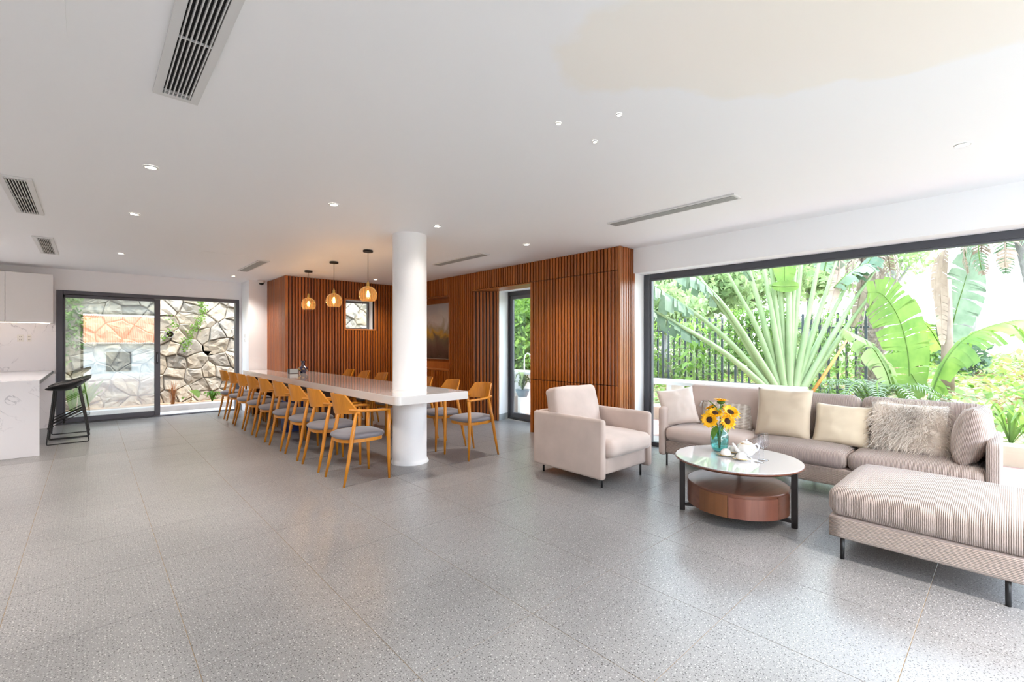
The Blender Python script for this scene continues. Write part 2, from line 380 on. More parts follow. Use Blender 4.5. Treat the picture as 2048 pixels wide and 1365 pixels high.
# tiles out of view, one slab either side
o = obj('floor_tile', box(-4, xs[0]-.002, -1.6, 9.84, -.008, 0), M['floor'], floor)
o = obj('floor_tile', box(xs[0], 5.148, -1.6, ys[0]-.002, -.008, 0), M['floor'], floor)

def ceiling_mat():
    m, t, b, o = newmat('white_ceiling'); co = N(t, 'ShaderNodeNewGeometry').outputs['Position']
    n = N(t, 'ShaderNodeTexNoise'); n.inputs['Scale'].default_value = 2.2; n.inputs['Detail'].default_value = 5
    t.links.new(co, n.inputs[0])
    # old water stain: soft-edged blotch
    mp = N(t, 'ShaderNodeMapping'); mp.inputs['Location'].default_value = (-1.98, -.15, 0); t.links.new(co, mp.inputs[0])
    a_ = math.radians(-66); sq = []
    for vec, r_ in (((math.cos(a_), math.sin(a_), 0), 1.25), ((-math.sin(a_), math.cos(a_), 0), .60)):
        d_ = N(t, 'ShaderNodeVectorMath', operation='DOT_PRODUCT'); d_.inputs[1].default_value = tuple(c/r_ for c in vec); t.links.new(mp.outputs[0], d_.inputs[0])
        m2 = N(t, 'ShaderNodeMath', operation='POWER'); m2.inputs[1].default_value = 2
        ab = N(t, 'ShaderNodeMath', operation='ABSOLUTE'); t.links.new(d_.outputs['Value'], ab.inputs[0]); t.links.new(ab.outputs[0], m2.inputs[0]); sq.append(m2)
    su = N(t, 'ShaderNodeMath', operation='ADD'); t.links.new(sq[0].outputs[0], su.inputs[0]); t.links.new(sq[1].outputs[0], su.inputs[1])
    rt_ = N(t, 'ShaderNodeMath', operation='SQRT'); t.links.new(su.outputs[0], rt_.inputs[0])
    sb = N(t, 'ShaderNodeMath', operation='MULTIPLY_ADD'); sb.inputs[1].default_value = .7; t.links.new(n.outputs[0], sb.inputs[0]); t.links.new(rt_.outputs[0], sb.inputs[2])
    mr = N(t, 'ShaderNodeMath', operation='MULTIPLY'); mr.inputs[1].default_value = .6; t.links.new(sb.outputs[0], mr.inputs[0])
    r = ramp(t, [(.2, (.87, .82, .75)), (.60, (.87, .825, .775)), (.755, (.865, .835, .79)), (.80, (.86, .865, .885))])
    t.links.new(mr.outputs[0], r.inputs[0]); t.links.new(r.outputs[0], b.inputs['Base Color']); b.inputs['Roughness'].default_value = .6
    return m
M['ceiling'] = ceiling_mat()
ceiling = struct(obj('ceiling', box(-4.2, 5.95, -2.4, 10.25, CZ, CZ+.16), M['ceiling']))  # slab runs past the walls as an unseen eave added to block sun
wall_back = B()
bx(wall_back, -4, -.383, 9.85, 10.05, 0, CZ); bx(wall_back, -.383, 2.06, 9.85, 10.05, 2.065, CZ); bx(wall_back, 2.06, 2.12, 9.85, 10.05, 0, CZ)
bx(wall_back, 2.1, 2.46, 9.3, 10.05, 0, CZ)
bx(wall_back, 2.44, 3.444, 8.30, 8.60, 0, CZ); bx(wall_back, 4.009, 4.6, 8.30, 8.60, 0, CZ)
bx(wall_back, 3.444, 4.009, 8.30, 8.60, 0, 1.515); bx(wall_back, 3.444, 4.009, 8.30, 8.60, 2.05, CZ); bx(wall_back, 2.44, 2.6, 8.6, 9.3, 0, CZ)
wall_back = struct(obj('wall_back', wall_back, M['white']))
b_ = B(); bx(b_, 4.86, 5.15, -1.6, 3.10, 2.093, CZ); bx(b_, 4.83, 4.86, -1.6, 3.10, 2.093, CZ)
bx(b_, 4.86, 5.15, 3.10, 4.56, 0, CZ); bx(b_, 4.62, 4.86, 3.14, 4.56, 0, CZ)
bx(b_, 4.62, 5.15, 4.56, 5.70, 2.10, CZ)
prism(b_, [(4.87, 5.62), (5.15, 5.70), (5.15, 6.5), (4.87, 6.5)], 0, 2.10); bx(b_, 4.87, 5.15, 5.70, 6.5, 2.10, CZ)
bx(b_, 4.80, 5.15, 6.5, 8.60, 0, CZ); bx(b_, 4.61, 4.80, 5.98, 6.56, 0, CZ)
bx(b_, 4.61, 4.80, 6.56, 8.3, 0, .75); bx(b_, 4.61, 4.80, 6.56, 8.3, 2.10, CZ); bx(b_, 4.61, 4.80, 8.12, 8.3, .75, 2.1)
wall_right = struct(obj('wall_right', b_, M['white']))
struct(obj('wall_left', box(-4.2, -4, -1.8, 10.05, 0, CZ), M['white']))
b_ = B(); bx(b_, -4, -.25, -1.8, -1.6, 0, CZ); bx(b_, -.25, 5.15, -1.8, -1.6, 2.33, CZ)
struct(obj('wall_front', b_, M['white']))

# baseboards
b_ = prism(B(), [(4.862, 5.612), (5.13, 5.69), (5.127, 5.702), (4.862, 5.63)], 0, .10); struct(obj('baseboard_right', b_, M['grey_base']))
struct(obj('baseboard_back', box(2.06, 2.10, 9.835, 9.85, 0, .10), M['grey_base']))

# column (goes down through the end of the table)
col = obj('column', lathe(B(), [(0, 0), (.196, 0), (.196, .012), (.183, .03), (.176, .05), (.176, CZ), (0, CZ)], 48), M['white'], auto=40)
col.location = (2.49, 4.316, 0); struct(col)

# ------------------------------------------------------------------ wood slat cladding
SW, SG, SD = .034, .052, .027
slat_cache = {}
def slat(parent, x, y, z0, z1, ang):
    """one vertical slat; ang = direction its face looks to"""
    key = round(z1-z0, 3)
    if key not in slat_cache:
        me = bpy.data.meshes.new('slat'); b_ = box(-SW/2, SW/2, -SD, 0, 0, z1-z0, .004); b_.to_mesh(me); b_.free(); me.materials.append(M['slat']); slat_cache[key] = me
    o = bpy.data.objects.new('slat', slat_cache[key]); COL.objects.link(o); o.parent = parent
    o.location = (x, y, z0); o.rotation_euler = (0, 0, ang); return o
def backing(name, bm, label):
    o = obj(name, bm, M['slat_dark']); return tag(o, label, 'wall cladding')
# towards the window side (plane x = 4.55, facing -x) : rotation so that local -y -> -x
AX = -PI/2
b_ = B(); bx(b_, 4.578, 4.61, 3.13, 4.57, 0, CZ-.001)
bx(b_, 4.578, 4.85, 3.125, 3.135, 0, CZ-.001)
cl1 = backing('slat_cladding', b_, 'red-brown vertical wood slat cladding on the pillar behind the pink armchair')
y = 3.155
ysec = []
while y < 4.575: ysec.append(y); y += SG
for y in ysec:
    slat(cl1, 4.578, y, .003, .741, AX); slat(cl1, 4.578, y, .749, 2.106, AX); slat(cl1, 4.578, y, 2.112, CZ-.002, AX)
for k in range(6): slat(cl1, 4.58+.02+k*.049, 3.127, .003, CZ-.002, 0)
obj('corner_post', box(4.552, 4.582, 3.10, 3.13, 0, CZ-.001, .004), M['woodtrim'], cl1)
obj('edge_board', box(4.555, 4.61, 4.574, 4.594, 0, 2.112, .003), M['woodtrim'], cl1)
# header over the recess
b_ = B(); bx(b_, 4.578, 4.62, 4.595, 5.93, 2.105, CZ-.001)
cl2 = backing('slat_cladding', b_, 'short slatted wood band above the narrow glass door recess')
y = 4.62
while y < 5.92: slat(cl2, 4.578, y, 2.11, CZ-.002, AX); y += SG
obj('edge_board', box(4.55, 4.87, 4.597, 5.93, 2.09, 2.104, .003), M['woodtrim'], cl2)
# splayed jamb
jx0, jy0, jx1, jy1 = 4.57, 5.935, 4.85, 5.645
L_ = math.hypot(jx1-jx0, jy1-jy0); ja = math.atan2(jy1-jy0, jx1-jx0)
b_ = prism(B(), [(jx0, jy0), (jx1, jy1), (4.86, 5.70), (4.86, 5.96), (4.6, 5.97)], 0, 2.09)
cl3 = backing('slat_cladding', b_, 'narrow slanted slatted wood jamb left of the slim glass door')
for k in range(7):
    f = (k+.55)/7.2; slat(cl3, jx0+(jx1-jx0)*f, jy0+(jy1-jy0)*f, .003, 2.088, ja)
o = obj('edge_board', box(-.012, .016, -.03, .01, 0, 2.088, .003), M['woodtrim'], cl3); o.location = (jx1+.005, jy1-.005, 0); o.rotation_euler = (0, 0, ja)
# between the recess and the painting niche
b_ = B(); bx(b_, 4.578, 4.61, 5.94, 6.586, 0, CZ-.001)
cl4 = backing('slat_cladding', b_, 'full height slatted wood cladding between glass door and painting niche')
y = 5.945
while y < 6.58: slat(cl4, 4.578, y, .003, CZ-.002, AX); y += SG
# niche
b_ = B(); bx(b_, 4.578, 4.61, 6.586, 8.25, 2.077, CZ-.001); bx(b_, 4.578, 4.61, 6.586, 8.25, 0, .776)
cl5 = backing('slat_cladding', b_, 'slatted wood cladding above and below the painting niche')
y = 6.612
while y < 8.24: slat(cl5, 4.578, y, 2.083, CZ-.002, AX); slat(cl5, 4.578, y, .003, .765, AX); y += SG
for nm, a in (('niche_back', (4.785, 4.80, 6.586, 8.12, .776, 2.077)), ('niche_side', (4.56, 4.785, 6.570, 6.586, .776, 2.077)), ('niche_side', (4.56, 4.785, 8.105, 8.12, .776, 2.077)),
              ('niche_shelf', (4.555, 4.785, 6.586, 8.105, .77, .786)), ('niche_top', (4.56, 4.785, 6.586, 8.105, 2.065, 2.077))):
    obj(nm, box(*a), M['woodtrim'], cl5)
# face y = 8.25 (looks to -y) and the return at x = 2.4
b_ = B(); bx(b_, 2.43, 3.41, 8.278, 8.30, 0, CZ-.001); bx(b_, 4.04, 4.578, 8.278, 8.30, 0, CZ-.001); bx(b_, 3.41, 4.04, 8.278, 8.30, 0, 1.49); bx(b_, 3.41, 4.04, 8.278, 8.30, 2.075, CZ-.001)
cl6 = backing('slat_cladding', b_, 'long slatted wood wall behind the three pendant lamps with a small window')
x = 2.435
while x < 4.56:
    if 3.40 < x < 4.05:
        slat(cl6, x, 8.278, .003, 1.488, 0); slat(cl6, x, 8.278, 2.078, CZ-.002, 0)
    else: slat(cl6, x, 8.278, .003, CZ-.002, 0)
    x += SG
for a in ((3.41, 3.444, 8.25, 8.36, 1.49, 2.075), (4.009, 4.043, 8.25, 8.36, 1.49, 2.075), (3.444, 4.009, 8.25, 8.36, 1.49, 1.516), (3.444, 4.009, 8.25, 8.36, 2.05, 2.075)):
    obj('window_trim', box(*a, .003), M['woodtrim'], cl6)
b_ = B(); bx(b_, 2.43, 2.45, 8.28, 9.3, 0, CZ-.001)
cl7 = backing('slat_cladding', b_, 'side return of slatted wood facing the sliding door, beside the white pier')
y = 8.30
while y < 9.3: slat(cl7, 2.428, y, .003, CZ-.002, AX); y += SG
obj('corner_post', box(2.402, 2.43, 8.252, 8.28, 0, CZ-.001, .004), M['woodtrim'], cl7)

# ------------------------------------------------------------------ windows and doors
def win_frame(name): 
    o = bpy.data.objects.new(name, None); COL.objects.link(o); o['kind'] = 'structure'; return o
w1 = win_frame('window_1')
b_ = B(); bx(b_, 5.05, 5.13, 3.02, 3.095, 0, 2.093, .004); bx(b_, 5.05, 5.13, -1.6, 3.02, 2.03, 2.093, .004); bx(b_, 5.05, 5.13, -1.6, 3.02, 0, .05, .004); bx(b_, 5.05, 5.13, -1.6, -1.53, 0.05, 2.03, .004)
obj('window_frame', b_, M['frame'], w1)
b_ = B(); bx(b_, 5.07, 5.115, 3.0, 3.02, .05, 2.03); bx(b_, 5.07, 5.115, -1.53, 3.0, 2.015, 2.03)
obj('glazing_bead', b_, M['frame_mid'], w1)
obj('window_pane', box(5.088, 5.094, -1.53, 3.0, .05, 2.015), M['glass'], w1)
# slim glass door
d2 = win_frame('door_2')
b_ = B()
for a in ((5.13, 5.20, 5.66, 5.735, 0, 2.10), (5.13, 5.20, 4.56, 5.66, 2.035, 2.10), (5.13, 5.20, 4.56, 5.66, 0, .03), (5.13, 5.20, 4.50, 4.56, 0, 2.10)): bx(b_, *a, .004)
obj('door_frame', b_, M['frame'], d2)
b_ = B()
for a in ((5.145, 5.19, 5.60, 5.66, .03, 2.035), (5.145, 5.19, 4.56, 4.62, .03, 2.035), (5.145, 5.19, 4.62, 5.60, 1.975, 2.035), (5.145, 5.19, 4.62, 5.60, .03, .11)): bx(b_, *a, .004)
obj('door_sash', b_, M['frame_mid'], d2)
obj('door_pane', box(5.165, 5.171, 4.62, 5.60, .11, 1.975), M['glass'], d2)
# sliding door at the back
d1 = win_frame('door_1')
b_ = B()
for a in ((-.383, -.31, 9.83, 9.95, 0, 2.065), (2.0, 2.06, 9.83, 9.95, 0, 2.065), (-.31, 2.0, 9.83, 9.95, 2.005, 2.065), (-.31, 2.0, 9.83, 9.95, 0, .015)): bx(b_, *a, .004)
obj('door_frame', b_, M['frame'], d1)
sl = B()
for a in ((-.31, -.285, 9.86, 9.90, .02, 2.0), (.80, .88, 9.86, 9.90, .02, 2.0), (-.31, .80, 9.86, 9.90, 1.955, 2.005), (-.31, .80, 9.86, 9.90, .018, .10)): bx(sl, *a, .004)
sl = obj('door_sash', sl, M['frame'], d1)
obj('door_pane', box(-.285, .80, 9.878, 9.884, .10, 1.955), M['glass_film'], d1)
b_ = B(); bx(b_, .825, .855, 9.845, 9.862, .90, 1.10, .005); h = obj('door_handle', b_, M['black'], sl)
b_ = B(); bx(b_, .833, .847, 9.835, 9.848, .93, 1.06, .004); obj('handle_grip', b_, M['frame_mid'], sl)
b_ = B(); bx(b_, 2.004, 2.012, 9.82, 9.84, .92, 1.0, .002); obj('door_handle', b_, M['black'], d1)
# small window
w2 = win_frame('window_2')
b_ = B()
for a in ((3.444, 3.475, 8.50, 8.55, 1.516, 2.05), (3.975, 4.009, 8.50, 8.55, 1.516, 2.05), (3.475, 3.975, 8.50, 8.55, 1.516, 1.545), (3.475, 3.975, 8.50, 8.55, 2.015, 2.05)): bx(b_, *a, .003)
obj('window_frame', b_, M['frame_mid'], w2)
obj('window_pane', box(3.475, 3.975, 8.522, 8.528, 1.545, 2.015), M['glass'], w2)
# open terrace doors behind the camera
w3 = win_frame('window_3')
b_ = B()
for a in ((-.25, -.18, -1.76, -1.68, 0, 2.33), (5.08, 5.15, -1.76, -1.68, 0, 2.33), (2.4, 2.48, -1.76, -1.68, 0, 2.33), (-.18, 5.08, -1.76, -1.68, 2.26, 2.33)): bx(b_, *a)
obj('window_frame', b_, M['frame'], w3)

# ------------------------------------------------------------------ ceiling fittings
def ret_grille(x0, x1, y0, y1, bars, cross, label, group=None, matb='grille', depth=.03, bw=.004, marg=.032):
    t = thing('ceiling_grille', label, 'air vent', ((x0+x1)/2, (y0+y1)/2, CZ)); cx, cy = (x0+x1)/2, (y0+y1)/2
    X0, X1, Y0, Y1 = x0-cx, x1-cx, y0-cy, y1-cy; m = marg
    b_ = B()
    for a in ((X0, X0+m, Y0, Y1), (X1-m, X1, Y0, Y1), (X0+m, X1-m, Y0, Y0+m), (X0+m, X1-m, Y1-m, Y1)): bx(b_, *a, -.012, -.0005)
    obj('frame', b_, M['grille'], t)
    obj('shade_plate', box(X0+m*.9, X1-m*.9, Y0+m*.9, Y1-m*.9, -.0022, -.0006), M['duct_shade'], t)  # flat black plate stands in for the darkness behind the bars
    n = bars
    for k in range(n):
        xx = X0+m+(X1-X0-2*m)*(k+.5)/n
        obj('bar', box(xx-bw/2, xx+bw/2, Y0+m, Y1-m, -.016, -.003), M[matb], t)
    for k in range(cross):
        yy = Y0+m+.03+(Y1-Y0-2*m-.06)*k/(cross-1)
        obj('crossbar', box(X0+m, X1-m, yy-bw/2, yy+bw/2, -.013, -.004), M[matb], t)
    return t
ret_grille(.206, .375, 1.05, 2.618, 7, 4, 'large white return air grille nearest the camera, top left of the picture')
ret_grille(-.470, -.300, 4.60, 5.80, 7, 3, 'white return air grille at left edge, middle one of the kitchen-side row')
ret_grille(-.460, -.297, 7.01, 8.25, 7, 3, 'small looking white air grille in front of the kitchen wall cabinets')
ret_grille(3.60, 3.745, 1.435, 2.60, 5, 3, 'long pale slot diffuser nearest the big garden window', matb='grille_grey', bw=.013, marg=.02)
ret_grille(3.62, 3.765, 4.53, 5.65, 5, 3, 'pale slot diffuser between column and glass door', matb='grille_grey', bw=.013, marg=.02)
ret_grille(1.69, 1.835, 6.97, 8.18, 5, 3, 'grey slot diffuser near the white pier and dome camera', matb='grille_grey', bw=.013, marg=.02)
def hatch(x0, x1, y0, y1, label):
    o = obj('access_panel', box(x0, x1, y0, y1, CZ-.004, CZ-.0005, .001), M['ceiling']); return tag(o, label, 'ceiling panel')
hatch(-.52, -.063, 1.7, 2.384, 'flush white access panel in ceiling left of the large grille')
hatch(1.018, 1.554, 6.75, 7.198, 'flush white access panel in ceiling beside the grey slot diffuser')
def downlight(x, y, r, label, power):
    t = thing('downlight', label, 'ceiling light', (x, y, CZ))
    obj('trim_ring', lathe(B(), [(r*.82, -.001), (r*.84, -.006), (r*1.0, -.009), (r*1.14, -.006), (r*1.18, -.0005)], 28), M['grille'], t, True)
    obj('diffuser', lathe(B(), [(0, -.003), (r*.83, -.003), (r*.83, -.001)], 24), M['lamp'], t)
    L = bpy.data.lights.new('bulb', 'SPOT'); L.energy = power; L.spot_size = math.radians(125); L.spot_blend = 1.0; L.shadow_soft_size = .035; L.color = (1, .92, .84)
    lo = bpy.data.objects.new('bulb', L); COL.objects.link(lo); lo.parent = t; lo.location = (0, 0, -.03)
    return t
for x, y, lb in ((.287, 3.766, 'round downlight nearest the large white air grille'), (.286, 5.23, 'round downlight second in the row running to the sliding door'),
                 (.285, 7.64, 'round downlight third in the row, nearest the sliding door'), (1.781, 8.906, 'small round downlight in front of the white pier'),
                 (1.472, 3.768, 'round downlight left of the white column'), (2.482, 3.78, 'round downlight right beside the column top'),
                 (3.702, 3.793, 'round downlight right of the column, before the slatted wall'), (3.743, 7.684, 'round downlight close to the slatted wall with the small window'),
                 (3.683, .199, 'round downlight at upper right, above the sofa side')):
    downlight(x, y, .034, lb, 6 if 'column top' in lb else (24 if ('sofa side' in lb or 'left of the white column' in lb) else 44))
for x, y, lb in ((-2.2, .3, 'added fill downlight, unseen, left of and behind the camera'), (-2.2, 3.0, 'added fill downlight, unseen, over the room left of the picture, nearer the camera'), (-2.2, 5.6, 'added fill downlight, unseen, over the room left of the picture, farther one'),
                 (-2.2, 8.0, 'added fill downlight, unseen, over the kitchen side left of the picture'), (.3, -.8, 'added fill downlight, unseen, just behind the camera, left'), (2.6, -.9, 'added fill downlight, unseen, behind the camera, right')):
    downlight(x, y, .034, lb, 130)  # unseen downlights added to brighten floor and ceiling by bounce
for x, y, lb in ((1.784, 1.591, 'tiny recessed ceiling spot, leftmost of three'), (1.936, 1.326, 'tiny recessed ceiling spot, upper right of three'), (2.094, 1.594, 'tiny recessed ceiling spot, lowest in picture of three')):
    downlight(x, y, .012, lb, 2)
t = thing('dome_camera', 'small white and black dome camera where pier meets ceiling', 'camera', (2.285, 9.22, CZ))
obj('housing', lathe(B(), [(0, 0), (.062, 0), (.064, -.02), (.052, -.045), (.040, -.05)], 24), M['cabinet'], t, True)
obj('dome', lathe(B(), [(.042, -.045), (.040, -.06), (.028, -.078), (0, -.086)], 20), M['black_shell'], t, True)
for z0, lb in ((1.36, 'upper white light switch on the side of the white pier'), (1.275, 'lower white light switch on the side of the white pier')):
    t = thing('light_switch', lb, 'switch', (2.10, 9.58, z0)); obj('plate', box(-.008, -.0005, -.035, .035, 0, .06, .002), M['cabinet'], t); obj('rocker', box(-.011, -.008, -.015, .015, .018, .042, .001), M['grille'], t)

# pendants
def pendant(x, y, zc, label):
    t = thing('pendant_lamp', label, 'pendant lamp', (x, y, CZ), group='globe pendant lamps over the long table')
    obj('canopy', lathe(B(), [(0, -.001), (.058, -.001), (.060, -.02), (.054, -.026), (0, -.026)], 28), M['black'], t, auto=40)
    c = zc-CZ
    obj('cord', tube(B(), [(0, 0, -.026), (0, 0, c+.158)], .0028, 6), M['black'], t)
    obj('socket', lathe(B(), [(0, c+.175), (.007, c+.172), (.008, c+.158), (.017, c+.15), (.017, c+.125), (.022, c+.12), (.022, c+.10), (0, c+.10)], 20), M['brass'], t, auto=40)
    R_ = .108; pr = []
    for k in range(17):
        a = math.radians(12 + (140-12)*k/16); pr.append((R_*math.sin(a), c+R_*math.cos(a)))
    g = obj('globe', lathe(B(), pr, 36), M['amber'], t, True)
    obj('bulb', lathe(B(), [(0, c+.085), (.012, c+.08), (.013, c+.04), (.024, c+.0), (.026, c-.02), (.018, c-.042), (0, c-.052)], 18), M['bulb_glass'], t, True)
    f = B()
    for q in range(4):
        a = q*PI/2; tube(f, [(.008*math.cos(a), .008*math.sin(a), c+.05), (.013*math.cos(a), .013*math.sin(a), c-.025)], .0022, 5)
    obj('filament', f, M['filament'], t)
    L = bpy.data.lights.new('lamp_glow', 'POINT'); L.energy = 2.4; L.shadow_soft_size = .03; L.color = (1, .68, .36)
    lo = bpy.data.objects.new('lamp_glow', L); COL.objects.link(lo); lo.parent = t; lo.location = (0, 0, c-.01)
pendant(2.528, 7.495, 1.862, 'amber glass globe pendant, farthest, nearest the wood corner')
pendant(2.511, 6.426, 1.842, 'amber glass globe pendant, the middle of three')
pendant(2.506, 5.346, 1.842, 'amber glass globe pendant, nearest the white column')

# ------------------------------------------------------------------ dining table and chairs
t = thing('dining_table', 'very long white slab dining table running from the pier past the column', 'table', (2.4, 6.0, 0))
def arc(cx, cy, r, a0, a1, n=6): return [(cx+r*math.cos(math.radians(a0+(a1-a0)*k/n)), cy+r*math.sin(math.radians(a0+(a1-a0)*k/n))) for k in range(n+1)]
pts = arc(2.0+.045, 3.695+.045, .045, 180, 270)+arc(2.79-.006, 3.695+.006, .006, -90, 0, 2)+[(2.79, 8.235), (2.398, 8.235), (2.398, 9.28), (2.0, 9.28)]
b_ = prism(B(), [(x-2.4, y-6.0) for x, y in pts], .693, .770)
bmesh.ops.bevel(b_, geom=[e for e in b_.edges if abs(e.verts[0].co.z-e.verts[1].co.z) < 1e-5], offset=.004, segments=2, affect='EDGES')
obj('tabletop', b_, M['table_white'], t)
obj('support', box(-.06, .14, .1, 2.15, 0, .693), M['slat_dark'], t); obj('support', box(-.3, -.05, 3.0, 3.2, 0, .693), M['slat_dark'], t)

def dining_chair(label, group):
    """faces +x, origin on the floor in the middle"""
    t = thing('dining_chair', label, 'chair', group=group)
    RZ = .635
    for s in (-1, 1):
        # rear leg leans forward, swells in the middle
        o = obj('leg', tube(B(), [(-.215, s*.213, 0), (-.175, s*.205, .19), (-.135, s*.198, .42), (-.092, s*.186, RZ)], [.0105, .0155, .0185, .0145], 10), M['oak'], t, True)
        o = obj('leg', tube(B(), [(.212, s*.212, 0), (.207, s*.213, .2), (.203, s*.215, .42), (.208, s*.214, RZ-.004)], [.0105, .0155, .0185, .0155], 10), M['oak'], t, True)
        obj('armrest', tube(B(), [(.218, s*.214, RZ), (.16, s*.214, RZ+.004), (.03, s*.204, RZ+.006), (-.08, s*.19, RZ+.012), (-.15, s*.165, RZ+.02)], [.0135, .0155, .0155, .018, .016], 10, squash=.8), M['oak'], t, True)
    # backrest: curved board, wide at the bottom, narrower at the top, one solid
    n, mrow = 16, 7; b_ = B(); G = {}
    for side in (0, 1):
        for i in range(n+1):
            u = -1+2*i/n
            for j in range(mrow+1):
                v = j/mrow
                half = .205*(1-v) + .148*v
                if v < .35: half = .205-.035*(v/.35)**.6*0 - .0
                half = .215 - .075*min(1, v*1.0)**.8
                yy = u*half
                depth = -.205 - .035*v
                curve = .125*(1-.55*v)*abs(u)**2.0
                xx = depth + curve + (0 if side == 0 else .016)
                zz = RZ-.008 + v*(.165+.008*(1-u*u)) + .012*(1-v)*(1-abs(u))*-1
                G[side, i, j] = b_.verts.new((xx, yy, zz))
    for i in range(n):
        for j in range(mrow):
            b_.faces.new((G[0, i, j], G[0, i, j+1], G[0, i+1, j+1], G[0, i+1, j])); b_.faces.new((G[1, i, j], G[1, i+1, j], G[1, i+1, j+1], G[1, i, j+1]))
    for i in range(n):
        b_.faces.new((G[0, i, 0], G[0, i+1, 0], G[1, i+1, 0], G[1, i, 0])); b_.faces.new((G[0, i+1, mrow], G[0, i, mrow], G[1, i, mrow], G[1, i+1, mrow]))
    for j in range(mrow):
        b_.faces.new((G[0, 0, j+1], G[0, 0, j], G[1, 0, j], G[1, 0, j+1])); b_.faces.new((G[0, n, j], G[0, n, j+1], G[1, n, j+1], G[1, n, j]))
    obj('backrest', b_, M['oak'], t, auto=50)
    # seat frame ring + rounded pad
    def plan(k, grow=0):
        a = 2*PI*k/40; c, s = math.cos(a), math.sin(a)
        ex = .212+grow; ey = .205+grow
        return (-.002+math.copysign(abs(c)**.62, c)*ex, math.copysign(abs(s)**.62, s)*ey*(1-.10*(-c if c < 0 else 0)))
    b_ = prism(B(), [plan(k, -.008) for k in range(40)], .365, .395); obj('seat_frame', b_, M['oak'], t, auto=40)
    b_ = B(); rings = []
    for gr, z in ((-.02, .392), (.0, .398), (.008, .412), (.004, .428), (-.02, .441), (-.07, .449), (-.13, .452)):
        rings.append([b_.verts.new((*plan(k, gr), z)) for k in range(40)])
    for r0, r1 in zip(rings, rings[1:]):
        for k in range(40): b_.faces.new((r0[k], r0[(k+1) % 40], r1[(k+1) % 40], r1[k]))
    b_.faces.new(rings[-1]); b_.faces.new(rings[0][::-1])
    obj('seat', b_, M['seat_grey'], t, True)
    return t
GL, GR = 'honey wood armchairs along the camera side of the long table', 'honey wood armchairs on the far side of the long table'
LY = [4.133, 4.757, 5.346, 5.953, 6.59, 7.20, 7.783, 8.35, 8.996]
words_l = ['nearest one, right beside the white column', 'second from the column', 'third from the column', 'fourth from the column', 'fifth, the middle of nine', 'sixth from the column', 'seventh from the column, third from sliding door', 'second nearest the sliding door', 'last one, nearest the sliding door']
proto = None
for k, y in enumerate(LY):
    lb = 'honey wood armchair, camera side of long table, '+words_l[k]
    if proto is None: proto = c = dining_chair(lb, GL)
    else: c = copy_tree(proto); c['label'] = lb
    c.location = (1.833, y, 0); c.rotation_euler = (0, 0, math.radians([0, 1, -1, .5, 0, -1, 1, 0, .5][k]))
RY = [4.118, 4.72, 5.33, 5.95, 6.58, 7.19, 7.80]
words_r = ['nearest to the glass door recess', 'second from the near table end', 'just right of the column, mostly hidden', 'hidden behind the column', 'its back just left of the column', 'its back showing between two others', 'farthest, below the small window']
for k, y in enumerate(RY):
    c = copy_tree(proto); c['label'] = 'honey wood armchair, far side of long table, '+words_r[k]; c['group'] = GR
    c.location = (3.155, y, 0); c.rotation_euler = (0, 0, PI+math.radians([2, -1, 0, 0, 1, -1, 0][k]))

# things on the table
v = thing('ceramic_vase', 'dark blue glazed vase with gold flowers on the far table end', 'vase', (2.52, 7.72, .7705))
obj('body', lathe(B(), [(0, 0), (.045, 0), (.047, .012), (.040, .018), (.062, .035), (.078, .062), (.066, .088), (.036, .11), (.024, .135), (.023, .165), (.030, .185), (.046, .194), (.044, .197), (.026, .185), (.018, .165), (.018, .12), (0, .11)], 36), simple('cobalt_glaze', (.012, .01, .06), .08, coat=1), v, True)
fl = B(); random.seed(3)
for a in range(9):
    an = random.uniform(PI*1.0, PI*1.75); zz = random.uniform(.045, .078); r = .0785
    rr = random.uniform(.008, .014); c_ = Vector((r*math.cos(an), r*math.sin(an), zz))
    for pz in range(5):
        q = 2*PI*pz/5; tang = Vector((-math.sin(an), math.cos(an), 0)); p = c_+tang*math.cos(q)*rr*.7+Vector((0, 0, math.sin(q)*rr*.7))
        bmesh.ops.create_icosphere(fl, subdivisions=1, radius=rr*.5, matrix=Matrix.Translation(p)@Matrix.Diagonal((.6, .6, 1, 1)))
obj('flower_relief', fl, M['gold'], v, True)
v = thing('tissue_box', 'small dark slate box with a pale glass front on the table, left of vase', 'box', (2.36, 7.72, .7705), math.radians(-12))
obj('body', box(-.07, .07, -.05, .05, 0, .075, .004), simple('slate', (.05, .06, .08), .3), v)
obj('front_panel', box(-.045, .072, -.055, -.05, .006, .072, .001), simple('pale_cyan_panel', (.28, .40, .45), .1), v)
obj('side_panel', box(-.072, -.046, -.056, -.05, .0, .078, .001), M['bronze'], v)
v = thing('plastic_crate', 'deep blue plastic crate under the long table behind the chairs', 'crate', (2.18, 7.0, 0))
b_ = B(); bx(b_, -.16, .16, -.12, .12, 0, .02)
for a in ((-.16, -.15, -.12, .12, .02, .42), (.15, .16, -.12, .12, .02, .42), (-.15, .15, -.12, -.11, .02, .42), (-.15, .15, .11, .12, .02, .42)): bx(b_, *a)
obj('body', b_, simple('blue_plastic', (.01, .04, .22), .35), v)
b_ = B(); bx(b_, -.17, -.16, -.13, .13, .40, .43); bx(b_, .16, .17, -.13, .13, .40, .43); bx(b_, -.16, .16, -.13, -.12, .40, .43); bx(b_, -.16, .16, .12, .13, .40, .43); obj('rim', b_, simple('blue_rim', (.02, .07, .30), .35), v)

